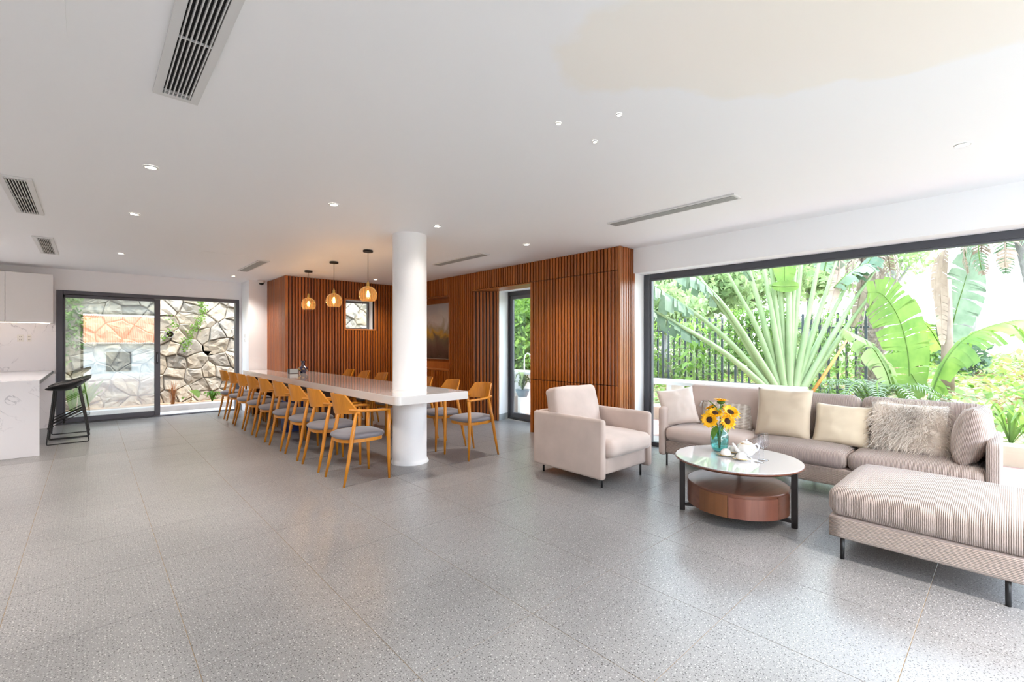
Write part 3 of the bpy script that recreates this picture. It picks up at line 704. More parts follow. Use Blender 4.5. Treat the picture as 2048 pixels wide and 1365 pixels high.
# painting
def painting_mat():
    m, t, b, o = newmat('abstract_canvas'); co = N(t, 'ShaderNodeTexCoord').outputs['Object']
    sx = N(t, 'ShaderNodeSeparateXYZ'); t.links.new(co, sx.inputs[0])
    n = N(t, 'ShaderNodeTexNoise'); n.inputs['Scale'].default_value = 3.2; n.inputs['Detail'].default_value = 7; n.inputs['Distortion'].default_value = .8; t.links.new(co, n.inputs[0])
    a = N(t, 'ShaderNodeMath', operation='MULTIPLY_ADD'); a.inputs[1].default_value = .55; t.links.new(n.outputs[0], a.inputs[0]); t.links.new(sx.outputs[2], a.inputs[2])
    r = ramp(t, [(.20, (.035, .022, .015)), (.38, (.07, .04, .03)), (.50, (.10, .075, .045)), (.58, (.30, .17, .03)), (.66, (.24, .18, .11)), (.80, (.46, .40, .37)), (.97, (.36, .35, .37))])
    s = N(t, 'ShaderNodeMath', operation='MULTIPLY'); s.inputs[1].default_value = .80; t.links.new(a.outputs[0], s.inputs[0]); t.links.new(s.outputs[0], r.inputs[0]); t.links.new(r.outputs[0], b.inputs['Base Color']); b.inputs['Roughness'].default_value = .25
    return m
v = thing('painting', 'abstract painting of dark and golden clouds in the wood niche', 'painting', (4.752, 7.35, .965))
obj('canvas', box(0, .02, -.48, .70, 0, 1.01, .002), painting_mat(), v)
b_ = B()
for a in ((-.004, .022, -.486, -.48, -.006, 1.016), (-.004, .022, .70, .706, -.006, 1.016), (-.004, .022, -.48, .70, -.006, 0), (-.004, .022, -.48, .70, 1.01, 1.016)): bx(b_, *a)
obj('frame', b_, simple('thin_frame', (.30, .24, .20), .4), v)

# ------------------------------------------------------------------ kitchen
t = thing('wall_cabinet', 'white handleless wall cabinet nearest the sliding door', 'cabinet', (-.405, 9.5, 1.548))
obj('carcass', box(-.47, 0, .018, .345, 0, .705), M['cabinet'], t); obj('door', box(-.472, .001, 0, .017, 0, .707, .0015), M['cabinet'], t)
t = thing('wall_cabinet', 'white handleless wall cabinet at the left edge of the picture', 'cabinet', (-.882, 9.5, 1.548))
obj('carcass', box(-.47, 0, .018, .345, 0, .705), M['cabinet'], t); obj('door', box(-.472, .001, 0, .017, 0, .707, .0015), M['cabinet'], t)
o = obj('light_strip', box(-1.3, -.44, 9.60, 9.607, 1.5450, 1.5475), M['led']); tag(o, 'warm light strip under the white wall cabinets', 'light')
o = obj('backsplash', box(-3.2, -.388, 9.838, 9.849, .84, 1.547), M['marble']); tag(o, 'white veined marble backsplash above the counter', 'backsplash')
t = thing('kitchen_counter', 'white veined marble breakfast counter with end panel at the left edge', 'counter', (-.418, 7.32, 0))
obj('worktop', box(-.95, 0, .03, 2.51, .80, .838, .002), M['marble'], t)
obj('end_panel', box(-.95, 0, 0, .029, 0, .838, .001), M['marble'], t)
obj('side_shade', box(.0005, .004, .03, 2.51, .795, .835, .001), M['edge_shade'], t)  # dark strip paints the shadow on the worktop's side
obj('rear_panel', box(-.95, .03, 2.30, 2.33, 0, .794, .001), M['marble'], t)
obj('rear_counter', box(-2.6, -.96, 1.9, 2.51, 0, .838, .001), M['marble'], t)
for x, lb in ((-.758, 'white double wall socket on the marble backsplash, left'), (-.668, 'white wall switch plate on the backsplash, nearer the door')):
    t = thing('wall_socket', lb, 'socket', (x, 9.8375, 1.325)); w_ = .033 if 'double' in lb else .022
    obj('plate', box(-w_, w_, -.006, 0, -.052, .052, .002), M['porcelain'], t)
    for dz in (-.022, .022):
        for dx in (-.008, .008): obj('slot', box(dx-.002, dx+.002, -.0075, -.006, dz-.006, dz+.006), M['black'], t)
# stools
def stool(x, y, label):
    t = thing('bar_stool', label, 'stool', (x, y, 0), group='black bar stools at the marble counter')
    # scooped shell : low front at -x, raised back at +x
    n = 18; b_ = B(); G = {}
    for sd in (0, 1):
        for i in range(n+1):
            for j in range(n+1):
                u = -1+2*i/n; w_ = -1+2*j/n
                q = math.sqrt(u*u+w_*w_-u*u*w_*w_*.75) ; k = 1/max(1, 1)
                X = u*math.sqrt(1-w_*w_*.42); Y = w_*math.sqrt(1-u*u*.42)
                xx = X*.215; yy = Y*.20
                r2 = min(1, X*X+Y*Y)
                f = (X+1)/2
                top = .70 + .045*f + .10*max(0, f-.42)**1.5*1.6 + .022*abs(Y)**2 - .035*max(0, -X-.35)*.9
                z = top if sd == 0 else top-.012-.058*(1-r2)**.6*(.6+.5*math.sin(f*PI))
                G[sd, i, j] = b_.verts.new((xx, yy, z))
    for i in range(n):
        for j in range(n):
            b_.faces.new((G[0, i, j], G[0, i+1, j], G[0, i+1, j+1], G[0, i, j+1])); b_.faces.new((G[1, i, j], G[1, i, j+1], G[1, i+1, j+1], G[1, i+1, j]))
    for i in range(n):
        b_.faces.new((G[0, i, 0], G[1, i, 0], G[1, i+1, 0], G[0, i+1, 0])); b_.faces.new((G[0, i+1, n], G[1, i+1, n], G[1, i, n], G[0, i, n]))
        b_.faces.new((G[0, 0, i+1], G[1, 0, i+1], G[1, 0, i], G[0, 0, i])); b_.faces.new((G[0, n, i], G[1, n, i], G[1, n, i+1], G[0, n, i+1]))
    obj('seat', b_, M['black_shell'], t, True)
    for s in (-1, 1):
        Y0, Y1 = s*.205, s*.13
        def P(f, x): return (x, Y1+(Y0-Y1)*f, .69-.68*f)
        obj('leg', tube(B(), [(-.09, s*.10, .695), (-.13, Y1, .68), (-.19, Y0, .02), (-.185, Y0, .007), (-.17, Y0, .006), (.17, Y0, .006), (.185, Y0, .007), (.19, Y0, .02), (.095, Y1, .68), (.06, s*.10, .695)], .0065, 8), M['black'], t, True)
        obj('glide', box(-.11, -.08, Y0-.008, Y0+.008, .0, .006), M['black'], t); obj('glide', box(.08, .11, Y0-.008, Y0+.008, .0, .006), M['black'], t)
    b_ = B()
    # brace loop : footrest in front (low), rising to the back
    for s in (-1, 1):
        tube(b_, [(-.182, s*.19, .20), (.135, s*.167, .375)], .0055, 7)
        tube(b_, [(-.178, s*.187, .235), (.130, s*.164, .40)], .0055, 7)
    tube(b_, [(-.182, -.19, .20), (-.182, .19, .20)], .0055, 7); tube(b_, [(.135, -.167, .375), (.135, .167, .375)], .0055, 7)
    obj('brace', b_, M['black'], t, True)
    return t
stool(-.205, 8.165, 'black bar stool with scooped seat, nearer the camera, at the marble counter')
stool(-.20, 8.64, 'black bar stool behind the first one, next to the sliding door')

# ------------------------------------------------------------------ sofa
def side_shape(x0, x1, z0, z1, r=.05, n=5, lean=0):
    """outline in x-z with rounded corners"""
    pts = []
    for cx, cz, a0 in ((x1-r, z0+r, -90), (x1-r, z1-r, 0), (x0+r, z1-r, 90), (x0+r, z0+r, 180)):
        for k in range(n+1):
            a = math.radians(a0+90*k/n); pts.append((cx+r*math.cos(a), cz+r*math.sin(a)))
    return pts
def panel(axis, pts, t0, t1, bev=.02):
    bm = B(); A = []; C_ = []
    for (p, q) in pts:
        A.append(bm.verts.new((p, t0, q) if axis == 'y' else (t0, p, q))); C_.append(bm.verts.new((p, t1, q) if axis == 'y' else (t1, p, q)))
    n = len(pts); bm.faces.new(A); bm.faces.new(C_[::-1])
    for i in range(n): bm.faces.new((A[i], C_[i], C_[(i+1) % n], A[(i+1) % n]))
    bmesh.ops.recalc_face_normals(bm, faces=bm.faces)
    es = [e for e in bm.edges if len(e.link_faces) == 2 and any(len(f.verts) > 4 for f in e.link_faces)]
    bmesh.ops.bevel(bm, geom=es, offset=bev, segments=3, profile=.5, affect='EDGES')
    return bm
S = thing('sofa', 'long blush corduroy sofa with loose cushions in front of the big window', 'sofa', (4.68, 1.27, 0))
# local : x towards window, y along; front x=-.36, back x=+.35 ; y from -1.21 to +1.21
obj('armrest', panel('y', side_shape(-.36, .34, .10, .595, .035), 1.145, 1.215, .026), M['blush'], S, True)
obj('armrest', panel('y', side_shape(-.36, .34, .10, .595, .035), -1.215, -1.145, .026), M['cord'], S, True)
b_ = cushion(.66, 2.29, .15, .03, (0, 0, 0), 9); o = obj('base', b_, M['cordz'], S, True); o.location = (-.02, 0, .115)
b_ = box(.27, .345, -1.145, 1.145, .12, .62, .03, 3); obj('back_frame', b_, M['blush'], S, True)
def rail(y0, y1, mat):
    b_ = cushion(.56, y1-y0-.006, .145, .055, (.012, .002, .018), 11, .002); o = obj('seat_cushion', b_, M[mat], S, True); o.location = (-.085, (y0+y1)/2, .255); return o
rail(.345, 1.145, 'blush'); rail(-.39, .345, 'cord'); rail(-1.145, -.39, 'cord')
def backc(y0, y1, h, mat):
    b_ = cushion(.15, y1-y0-.008, h, .06, (.02, .002, .0), 10, .002); o = obj('back_cushion', b_, M[mat], S, True)
    o.location = (.13, (y0+y1)/2, .385); o.rotation_euler = (0, math.radians(10), 0); return o
backc(.345, 1.13, .425, 'blush'); backc(-.39, .345, .42, 'cord'); backc(-1.14, -.39, .42, 'cord')
for (lx, ly) in ((-.33, 1.13), (.28, 1.13), (-.24, -.02), (.28, -.02), (-.30, -1.1), (.28, -1.1)):
    obj('leg', tube(B(), [(lx, ly, 0), (lx, ly, .12)], .0095, 10), M['black'], S, True)

def place_pillow(bm, name, label, mat, loc, yaw, tilt, roll=0, cat='pillow', kids=None):
    """pillow local: width x, thickness y, height z. yaw turns about z, tilt leans it back"""
    o = obj(name, bm, mat, None, True); o.matrix_world = Matrix.Translation(loc) @ Matrix.Rotation(yaw, 4, 'Z') @ Matrix.Rotation(tilt, 4, 'X') @ Matrix.Rotation(roll, 4, 'Y')
    return tag(o, label, cat)
D = math.radians
SZ = .405
place_pillow(pillow(.37, .38, .15, seed=1), 'throw_pillow', 'plain pale pink square pillow leaning on the left sofa arm', M['pinkcloth'], (4.50, 2.315, SZ+.005), D(-52), D(-16), D(-9))
# patterned lumbar pillow with tassels
def pattern_mat():
    m, t, b, o = newmat('woven_pattern'); co = N(t, 'ShaderNodeTexCoord').outputs['Object']
    w1 = N(t, 'ShaderNodeTexWave', bands_direction='X', wave_profile='TRI'); w1.inputs['Scale'].default_value = 5.5; w1.inputs['Distortion'].default_value = 0
    w2 = N(t, 'ShaderNodeTexWave', bands_direction='Z', wave_profile='TRI'); w2.inputs['Scale'].default_value = 22
    mu = N(t, 'ShaderNodeMath', operation='MULTIPLY'); t.links.new(co, w1.inputs[0]); t.links.new(co, w2.inputs[0]); t.links.new(w1.outputs['Fac'], mu.inputs[0]); t.links.new(w2.outputs['Fac'], mu.inputs[1])
    r = ramp(t, [(.10, (.76, .70, .64)), (.35, (.46, .38, .32))]); t.links.new(mu.outputs[0], r.inputs[0]); t.links.new(r.outputs[0], b.inputs['Base Color']); b.inputs['Roughness'].default_value = .9
    bp = N(t, 'ShaderNodeBump'); bp.inputs['Distance'].default_value = .004; t.links.new(w2.outputs['Fac'], bp.inputs['Height']); t.links.new(bp.outputs[0], b.inputs['Normal']); return m
pt = thing('tassel_pillow', 'off-white woven patterned oblong pillow with tassels behind the sunflowers', 'pillow', (4.70, 1.94, SZ-.005))
pt.rotation_euler = (D(-24), D(-3), 0); pt.rotation_mode = 'XYZ'
pt.matrix_world = Matrix.Translation((4.68, 1.95, SZ-.005)) @ Matrix.Rotation(D(-82), 4, 'Z') @ Matrix.Rotation(D(-22), 4, 'X')
obj('cover', pillow(.50, .27, .13, pinch=.05, seed=4), pattern_mat(), pt, True)
for sx_ in (-1, 1):
    for zz in (.012, .258):
        b_ = B(); c0 = Vector((sx_*.25, 0, zz)); bmesh.ops.create_icosphere(b_, subdivisions=2, radius=.009, matrix=Matrix.Translation(c0+Vector((sx_*.006, -.004, -.004))))
        for q in range(14):
            a = 2*PI*q/14; tube(b_, [c0+Vector((sx_*.006, -.004, -.008)), c0+Vector((sx_*(.012+.004*math.cos(a)), -.004+.008*math.sin(a), -.03)), c0+Vector((sx_*(.016+.012*math.cos(a)), -.006+.012*math.sin(a), -.058))], [.003, .0025, .0018], 4)
        o = obj('tassel', b_, fabric('tassel_thread', (.66, .62, .60)) if 'tassel' not in M else M['tassel'], pt, True); M['tassel'] = o.data.materials[0]
place_pillow(pillow(.45, .45, .15, pinch=.05, seed=8), 'throw_pillow', 'large square beige linen pillow, biggest plain one, mid-sofa', M['beige'], (4.60, 1.42, SZ-.01), D(-88), D(-14))
place_pillow(pillow(.40, .35, .14, pinch=.06, seed=12), 'throw_pillow', 'smaller cream linen pillow between the beige and the shaggy pillows', M['cream'], (4.62, .985, SZ-.01), D(-86), D(-20), D(2))
# shaggy pillow with modelled strands
sp = thing('shaggy_pillow', 'long-haired pale taupe fur pillow on the right half of the sofa', 'pillow')
sp.matrix_world = Matrix.Translation((4.62, .555, SZ-.01)) @ Matrix.Rotation(D(-88), 4, 'Z') @ Matrix.Rotation(D(-20), 4, 'X')
b_ = pillow(.46, .40, .14, pinch=.03, seed=15)
b_.normal_update()
furm = fabric('fur_strands', (.76, .69, .62), var=.22)
bases = [(v.co.copy(), v.normal.copy()) for v in b_.verts]; fcs = [(f.calc_center_median(), f.normal.copy()) for f in b_.faces]
obj('cover', b_, furm, sp, True)
FV, FF = [], []; random.seed(5)
for k in range(5200):
    c_, n_ = random.choice(fcs)
    c_ = c_+Vector((random.uniform(-.014, .014), 0, random.uniform(-.013, .013)))
    ln = random.uniform(.045, .10); flow = noise.noise_vector(c_*7)*.9
    d1 = (n_*.75 + flow*.6 + Vector((random.uniform(-.5, .5), 0, random.uniform(-.7, .25)))).normalized()
    d2 = (d1 + Vector((0, 0, -.9)) + flow*.7).normalized(); w_ = d1.cross(Vector((random.random(), random.random(), random.random()))).normalized()*.0017
    p0 = c_; p1 = c_+d1*ln*.45; p2 = p1+d2*ln*.55; b0 = len(FV)
    FV += [p0-w_, p0+w_, p1+w_*.9, p1-w_*.9, p2]; FF += [(b0, b0+1, b0+2, b0+3), (b0+3, b0+2, b0+4)]
o = pyobj('fur', FV, FF, furm, sp); o['kind'] = 'stuff'
place_pillow(pillow(.34, .42, .19, pinch=.05, seed=19), 'throw_pillow', 'plump blush corduroy pillow seen end-on against the right sofa arm', M['cord'], (4.60, .235, SZ-.01), D(-8), D(10), D(-2))

# ------------------------------------------------------------------ armchair
A = thing('armchair', 'blush velvet armchair with thin black legs before the slatted wall', 'armchair', (3.565, 2.75, 0), D(-1))
# local: faces -y. outer x +-.375, front y=-.42, back y=+.42
for s, nm in ((-1, 'a'), (1, 'b')):
    x0, x1 = (-.385, -.325) if s < 0 else (.325, .385)
    obj('armrest', panel('x', [(p, q) for p, q in side_shape(-.42, .42, .085, .60, .03)], x0, x1, .026), M['blush'], A, True)
b_ = cushion(.65, .74, .15, .02, (0, 0, 0), 7); o = obj('base', b_, M['blush'], A, True); o.location = (0, -.02, .115)
b_ = box(-.33, .33, .345, .42, .12, .60, .03, 3); obj('back_frame', b_, M['blush'], A, True)
b_ = cushion(.645, .70, .155, .06, (.0, .012, .03), 11, .004); o = obj('seat_cushion', b_, M['blush'], A, True); o.location = (0, -.115, .262)
b_ = cushion(.64, .15, .44, .04, (.01, .04, .01), 11, .006); o = obj('back_cushion', b_, M['blush'], A, True); o.location = (-.01, .16, .385); o.rotation_euler = (D(-14), D(1), D(2))
for lx, ly in ((-.295, -.345), (.295, -.345), (-.295, .36), (.295, .36)): obj('leg', tube(B(), [(lx, ly, 0), (lx, ly, .12)], .010, 10), M['black'], A, True)

# ------------------------------------------------------------------ ottoman
O_ = thing('ottoman', 'large blush corduroy ottoman bench in the right foreground', 'ottoman', (3.60, .32, 0))
# x from 3.16 to 4.0, y from -.10 to .735
b_ = cushion(.85, .84, .165, .055, (.012, .012, .03), 12, .003); o = obj('cushion', b_, M['cord'], O_, True); o.location = (0, 0, .245)
b_ = cushion(.84, .83, .125, .014, (0, 0, 0), 8); o = obj('base', b_, M['cordz'], O_, True); o.location = (0, 0, .125)
for lx, ly in ((-.385, .352), (-.385, -.302), (.37, .35), (.37, -.31)): obj('leg', tube(B(), [(lx, ly, 0), (lx*1.0, ly, .13)], [.0105, .0115], 12), M['black'], O_, True)

# ------------------------------------------------------------------ coffee table
CT = thing('coffee_table', 'round coffee table with milky top, walnut drawer drum and blade legs', 'table', (3.47, 1.365, 0), D(0))
R0 = .421
obj('tabletop', lathe(B(), [(0, .395), (R0-.03, .395), (R0-.004, .409), (R0-.002, .413), (R0-.004, .417), (0, .417)], 72), M['tabletop'], CT, auto=35)
obj('rim', lathe(B(), [(R0-.05, .387), (R0-.022, .389), (R0+.001, .403), (R0+.001, .4095), (R0-.02, .4085)], 72), M['walnut'], CT, auto=50)
RD = .335
obj('drum', lathe(B(), [(0, .078), (RD-.01, .078), (RD, .082), (RD, .240), (RD-.004, .244), (0, .244)], 72), M['walnut'], CT, auto=35)
# drawer front : curved panel
def curved(a0, a1, r0, r1, z0, z1, n=20):
    b_ = B(); g = []
    for k in range(n+1):
        a = math.radians(a0+(a1-a0)*k/n); c, s = math.cos(a), math.sin(a)
        g.append([b_.verts.new((r*c, r*s, z)) for r, z in ((r0, z0), (r1, z0), (r1, z1), (r0, z1))])
    for p, q in zip(g, g[1:]):
        for k in range(4): b_.faces.new((p[k], p[(k+1) % 4], q[(k+1) % 4], q[k]))
    b_.faces.new(g[0][::-1]); b_.faces.new(g[-1]); bmesh.ops.recalc_face_normals(b_, faces=b_.faces); return b_
obj('drawer', curved(193, 247, RD-.005, RD+.009, .084, .222), wood('reddish_walnut', (.15, .05, .032), (.24, .09, .055), .3, 'Z', 5, False, coat=.25), CT, auto=40)
obj('side_front', curved(158, 192, RD-.005, RD+.005, .082, .230), wood('amber_walnut', (.13, .048, .016), (.22, .085, .03), .3, 'Z', 5, False, coat=.2), CT, auto=40)
obj('side_front', curved(248, 272, RD-.005, RD+.005, .082, .230), M['walnut'], CT, auto=40)
for ax, ay in ((-.178, .312), (.035, -.352), (.35, .12)):
    an = math.atan2(ay, ax); r = math.hypot(ax, ay)
    o = obj('leg', box(-.019, .019, -.014, .014, 0, .400, .003), M['bronze'], CT); o.location = (math.cos(an)*(r+.012), math.sin(an)*(r+.012), 0); o.rotation_euler = (0, 0, an)
    o = obj('foot_bar', box(-.12, 0, -.02, .02, .035, .055, .002), M['bronze'], CT); o.location = (math.cos(an)*r, math.sin(an)*r, 0); o.rotation_euler = (0, 0, an)

# flower vase
TZ = .4175
V_ = thing('glass_vase', 'turquoise glass vase on the round coffee table', 'vase', (3.60, 1.545, TZ))
turq = glass('turquoise_glass', (.50, .86, .86), .10)
b_ = lathe(B(), [(0, .003), (.042, .003), (.058, .02), (.066, .05), (.066, .115), (.056, .145), (.036, .165), (.030, .178), (.034, .19)], 36); obj('body', b_, turq, V_, True)
b_ = lathe(B(), [(0, 0), (.040, 0), (.052, .012), (.048, .02), (0, .014)], 36); obj('base', b_, simple('turquoise_base', (.18, .62, .64), .08, coat=1), V_, True)
obj('water', lathe(B(), [(0, .02), (.052, .022), (.061, .05), (.061, .10), (0, .10)], 30), glass('water', (.80, .96, .94), .04), V_, True)
yel = leafmat('sunflower_petal', (.90, .42, .004), (.95, .58, .01), .25, 30); brn = simple('sunflower_disc', (.05, .018, .008), .9, bump=1, bscale=250)
grn = leafmat('sunflower_green', (.05, .15, .02), (.14, .30, .04), .3, 20)
def sunflower(loc, dirv, r, label):
    t = thing('sunflower', label, 'flower', (3.60, 1.545, TZ)); t['group'] = 'sunflowers in the turquoise vase'
    d = Vector(dirv).normalized(); rot = d.to_track_quat('Z', 'Y').to_matrix().to_4x4(); Mx = Matrix.Translation(loc) @ rot
    obj('stem', tube(B(), [(loc[0]*.05, loc[1]*.05, .02), (loc[0]*.25, loc[1]*.25, .17), (Vector(loc)*.8)[:], (Vector(loc)-d*.012)[:]], .0035, 7), grn, t, True)
    pv, pf = [], []
    for ring in range(2):
        n = 19
        for k in range(n):
            a = 2*PI*(k+ring*.5)/n + random.uniform(-.05, .05); L = r*random.uniform(.84, 1.10)*(1-.14*ring); w_ = r*.125; up = (.10+.16*ring)*r
            c, s = math.cos(a), math.sin(a); b0 = len(pv)
            for (rad, ww, z) in ((.30*r, w_*.6, .0), (.60*r, w_, up*.8), (.82*L, w_*.75, up), (L, .0012, up*.8)):
                for q in (-1, 1): pv.append(Mx @ Vector((rad*c - q*ww*s, rad*s + q*ww*c, z)))
            for q in range(3): i0 = b0+2*q; pf.append((i0, i0+1, i0+3, i0+2))
    pyobj('petals', pv, pf, yel, t, True)
    b_ = lathe(B(), [(0, .011), (r*.2, .010), (r*.33, .006), (r*.38, -.002), (r*.33, -.012), (r*.2, -.02), (0, -.022)], 20); bmesh.ops.transform(b_, matrix=Mx, verts=b_.verts); obj('disc', b_, brn, t, True)
    sv, sf = [], []
    for k in range(16):
        a = 2*PI*k/16; c, s = math.cos(a), math.sin(a); b0 = len(sv)
        sv += [Mx @ Vector((r*.3*c-s*.007, r*.3*s+c*.007, -.014)), Mx @ Vector((r*.3*c+s*.007, r*.3*s-c*.007, -.014)), Mx @ Vector((r*.66*c, r*.66*s, -.004))]; sf.append((b0, b0+1, b0+2))
    b_ = lathe(B(), [(0, -.028), (r*.25, -.024), (r*.46, -.012), (r*.5, -.003)], 16); bmesh.ops.transform(b_, matrix=Mx, verts=b_.verts); obj('calyx', b_, grn, t, True)
    return t
cam_l = Vector((-.62, -.50, 0)); rt = Vector((.737, -.676, 0))  # roughly towards / across the viewer
def fl_at(du, dv, off=0): return Vector((rt.x*du, rt.y*du, dv)) + cam_l.normalized()*off
sunflower(fl_at(.012, .385), (.05, .0, 1), .062, 'sunflower standing highest, facing up')
sunflower(fl_at(-.088, .245, .04), cam_l.normalized()*1.0 - rt*.55 + Vector((0, 0, .1)), .066, 'sunflower low on the left, dark disc facing left')
sunflower(fl_at(.045, .235, .05), cam_l.normalized()*1.0 + rt*.35 + Vector((0, 0, .35)), .072, 'sunflower in front, large dark disc facing the room')
sunflower(fl_at(.078, .300, .02), cam_l.normalized()*.75 + rt*.25 + Vector((0, 0, .95)), .076, 'sunflower on the right, tilted upward')
sunflower(fl_at(-.045, .295, .04), cam_l.normalized()*.55 - rt*.1 + Vector((0, 0, 1)), .066, 'sunflower upper left front, facing up')
sunflower(fl_at(-.055, .325, -.04), -rt*.5 + Vector((0, 0, 1)) - cam_l*.5, .060, 'sunflower upper left at the back of the bunch')
def bigleaf(name, pts, w, mat, parent, nseg=6, fold=.25, up=Vector((0, 0, 1))):
    P_ = [Vector(p) for p in pts]; V, F = [], []
    n = len(P_)
    for i, p in enumerate(P_):
        d = (P_[min(i+1, n-1)]-P_[max(i-1, 0)]).normalized(); sd = d.cross(up)
        if sd.length < .05: sd = Vector((1, 0, 0))
        sd.normalize(); nn = sd.cross(d); f = i/(n-1); ww = w*max(.02, math.sin(PI*min(1, max(0, (f*.94+.03))))**.75)
        V += [p-sd*ww+nn*ww*fold, p, p+sd*ww+nn*ww*fold]
    for i in range(n-1):
        a = i*3; F += [(a, a+1, a+4, a+3), (a+1, a+2, a+5, a+4)]
    return pyobj(name, V, F, mat, parent, True)
fv = lambda a, b, c=0: fl_at(a, b, c)
for pts, w_ in (([fv(-.01, .31), fv(-.04, .345), fv(-.075, .375), fv(-.09, .39)], .020), ([fv(0, .33, .02), fv(-.015, .325, .03), fv(.0, .30, .04), fv(.01, .285, .04)], .026),
                ([fv(-.03, .20, .05), fv(-.05, .175, .07), (fv(-.065, .14, .08)), fv(-.075, .10, .08)], .030), ([fv(-.02, .23, .05), fv(0, .205, .07), fv(.005, .175, .07), fv(.0, .15, .07)], .032),
                ([fv(.03, .21, .03), fv(.05, .19, .05), fv(.055, .16, .05), fv(.05, .14, .05)], .018), ([fv(.10, .27), fv(.13, .272), fv(.15, .275)], .014), ([fv(.01, .30, -.02), fv(.03, .33, -.03), fv(.04, .35, -.03)], .02)):
    bigleaf('leaf', pts, w_, grn, V_)

# tea things
def teapot():
    t = thing('teapot', 'white porcelain teapot with gold rim and flower sprigs', 'teapot', (3.57, 1.335, TZ), D(-33))
    obj('body', lathe(B(), [(0, .006), (.032, .0), (.036, .008), (.055, .025), (.068, .05), (.067, .068), (.052, .088), (.036, .095)], 32), M['porcelain'], t, True)
    obj('lid', lathe(B(), [(.040, .094), (.034, .101), (.018, .108), (.006, .111), (.008, .118), (.007, .124), (0, .126)], 28), M['porcelain'], t, True)
    obj('gold_rim', lathe(B(), [(.040, .092), (.042, .0945), (.040, .0965), (.037, .0955)], 28), M['gold'], t, True)
    obj('spout', tube(B(), [(-.055, 0, .035), (-.08, 0, .05), (-.095, 0, .078), (-.112, 0, .098)], [.017, .013, .009, .0065], 12), M['porcelain'], t, True)
    obj('handle', tube(B(), [(.058, 0, .075), (.085, 0, .085), (.103, 0, .065), (.095, 0, .04), (.062, 0, .028)], [.006, .006, .0065, .006, .006], 10), M['porcelain'], t, True)
    b_ = B()
    for dy, dz, r in ((.012, .055, .006), (.024, .062, .005), (.0, .062, .005), (.016, .045, .004)):
        bmesh.ops.create_icosphere(b_, subdivisions=1, radius=r, matrix=Matrix.Translation((dy-.005, -math.sqrt(max(0, .068**2-(dy-.005)**2))+.0015, dz)) @ Matrix.Diagonal((1, .25, 1, 1)))
    obj('flower_print', b_, simple('print_green', (.35, .42, .12), .3), t, True)
    return t
teapot()
def cup(x, y, label):
    t = thing('teacup', label, 'cup', (x, y, TZ+.0065)); t['group'] = 'porcelain teacups by the pot'
    # turned upside down on the saucer
    obj('body', lathe(B(), [(0, .046), (.016, .046), (.017, .042), (.024, .040), (.034, .026), (.037, .008), (.0375, .0), (.035, .0), (.033, .02), (0, .036)], 28), M['porcelain'], t, True)
    obj('gold_rim', lathe(B(), [(.0375, .0005), (.0388, .002), (.0378, .004)], 28), M['gold'], t, True)
    obj('handle', tube(B(), [(.03, 0, .030), (.048, 0, .032), (.052, 0, .018), (.036, 0, .010)], .003, 8), M['porcelain'], t, True)
    s = thing('saucer', 'white saucer with gold edge under the '+label.split('teacup ')[1], 'saucer', (x, y, TZ)); s['group'] = 'saucers under the cups'
    obj('dish', lathe(B(), [(0, .001), (.03, .0), (.034, .004), (.060, .012), (.0605, .0135), (.034, .0062), (0, .0062)], 32), M['porcelain'], s, True)
    obj('gold_rim', lathe(B(), [(.0605, .0115), (.0618, .013), (.060, .0142)], 32), M['gold'], s, True)
cup(3.462, 1.440, 'overturned white teacup nearest the turquoise vase'); cup(3.605, 1.440, 'overturned white teacup at the back, partly behind another'); cup(3.427, 1.315, 'overturned white teacup nearest the wine glasses, at the front')
def wine(x, y, label):
    t = thing('wine_glass', label, 'wine glass', (x, y, TZ)); t['group'] = 'wine glasses on the coffee table'
    obj('foot', lathe(B(), [(0, .0015), (.033, .001), (.034, .002), (.012, .004), (.004, .008)], 32), M['thin_glass'], t, True)
    obj('stem', tube(B(), [(0, 0, .006), (0, 0, .05), (0, 0, .085)], [.0034, .0026, .0034], 10), M['thin_glass'], t, True)
    obj('bowl', lathe(B(), [(.0, .084), (.010, .088), (.028, .104), (.037, .122), (.036, .145), (.031, .185), (.029, .198)], 36), M['thin_glass'], t, True)
wine(3.445, 1.205, 'clear wine glass, the nearer of the pair'); wine(3.53, 1.205, 'clear wine glass, the one behind, right')

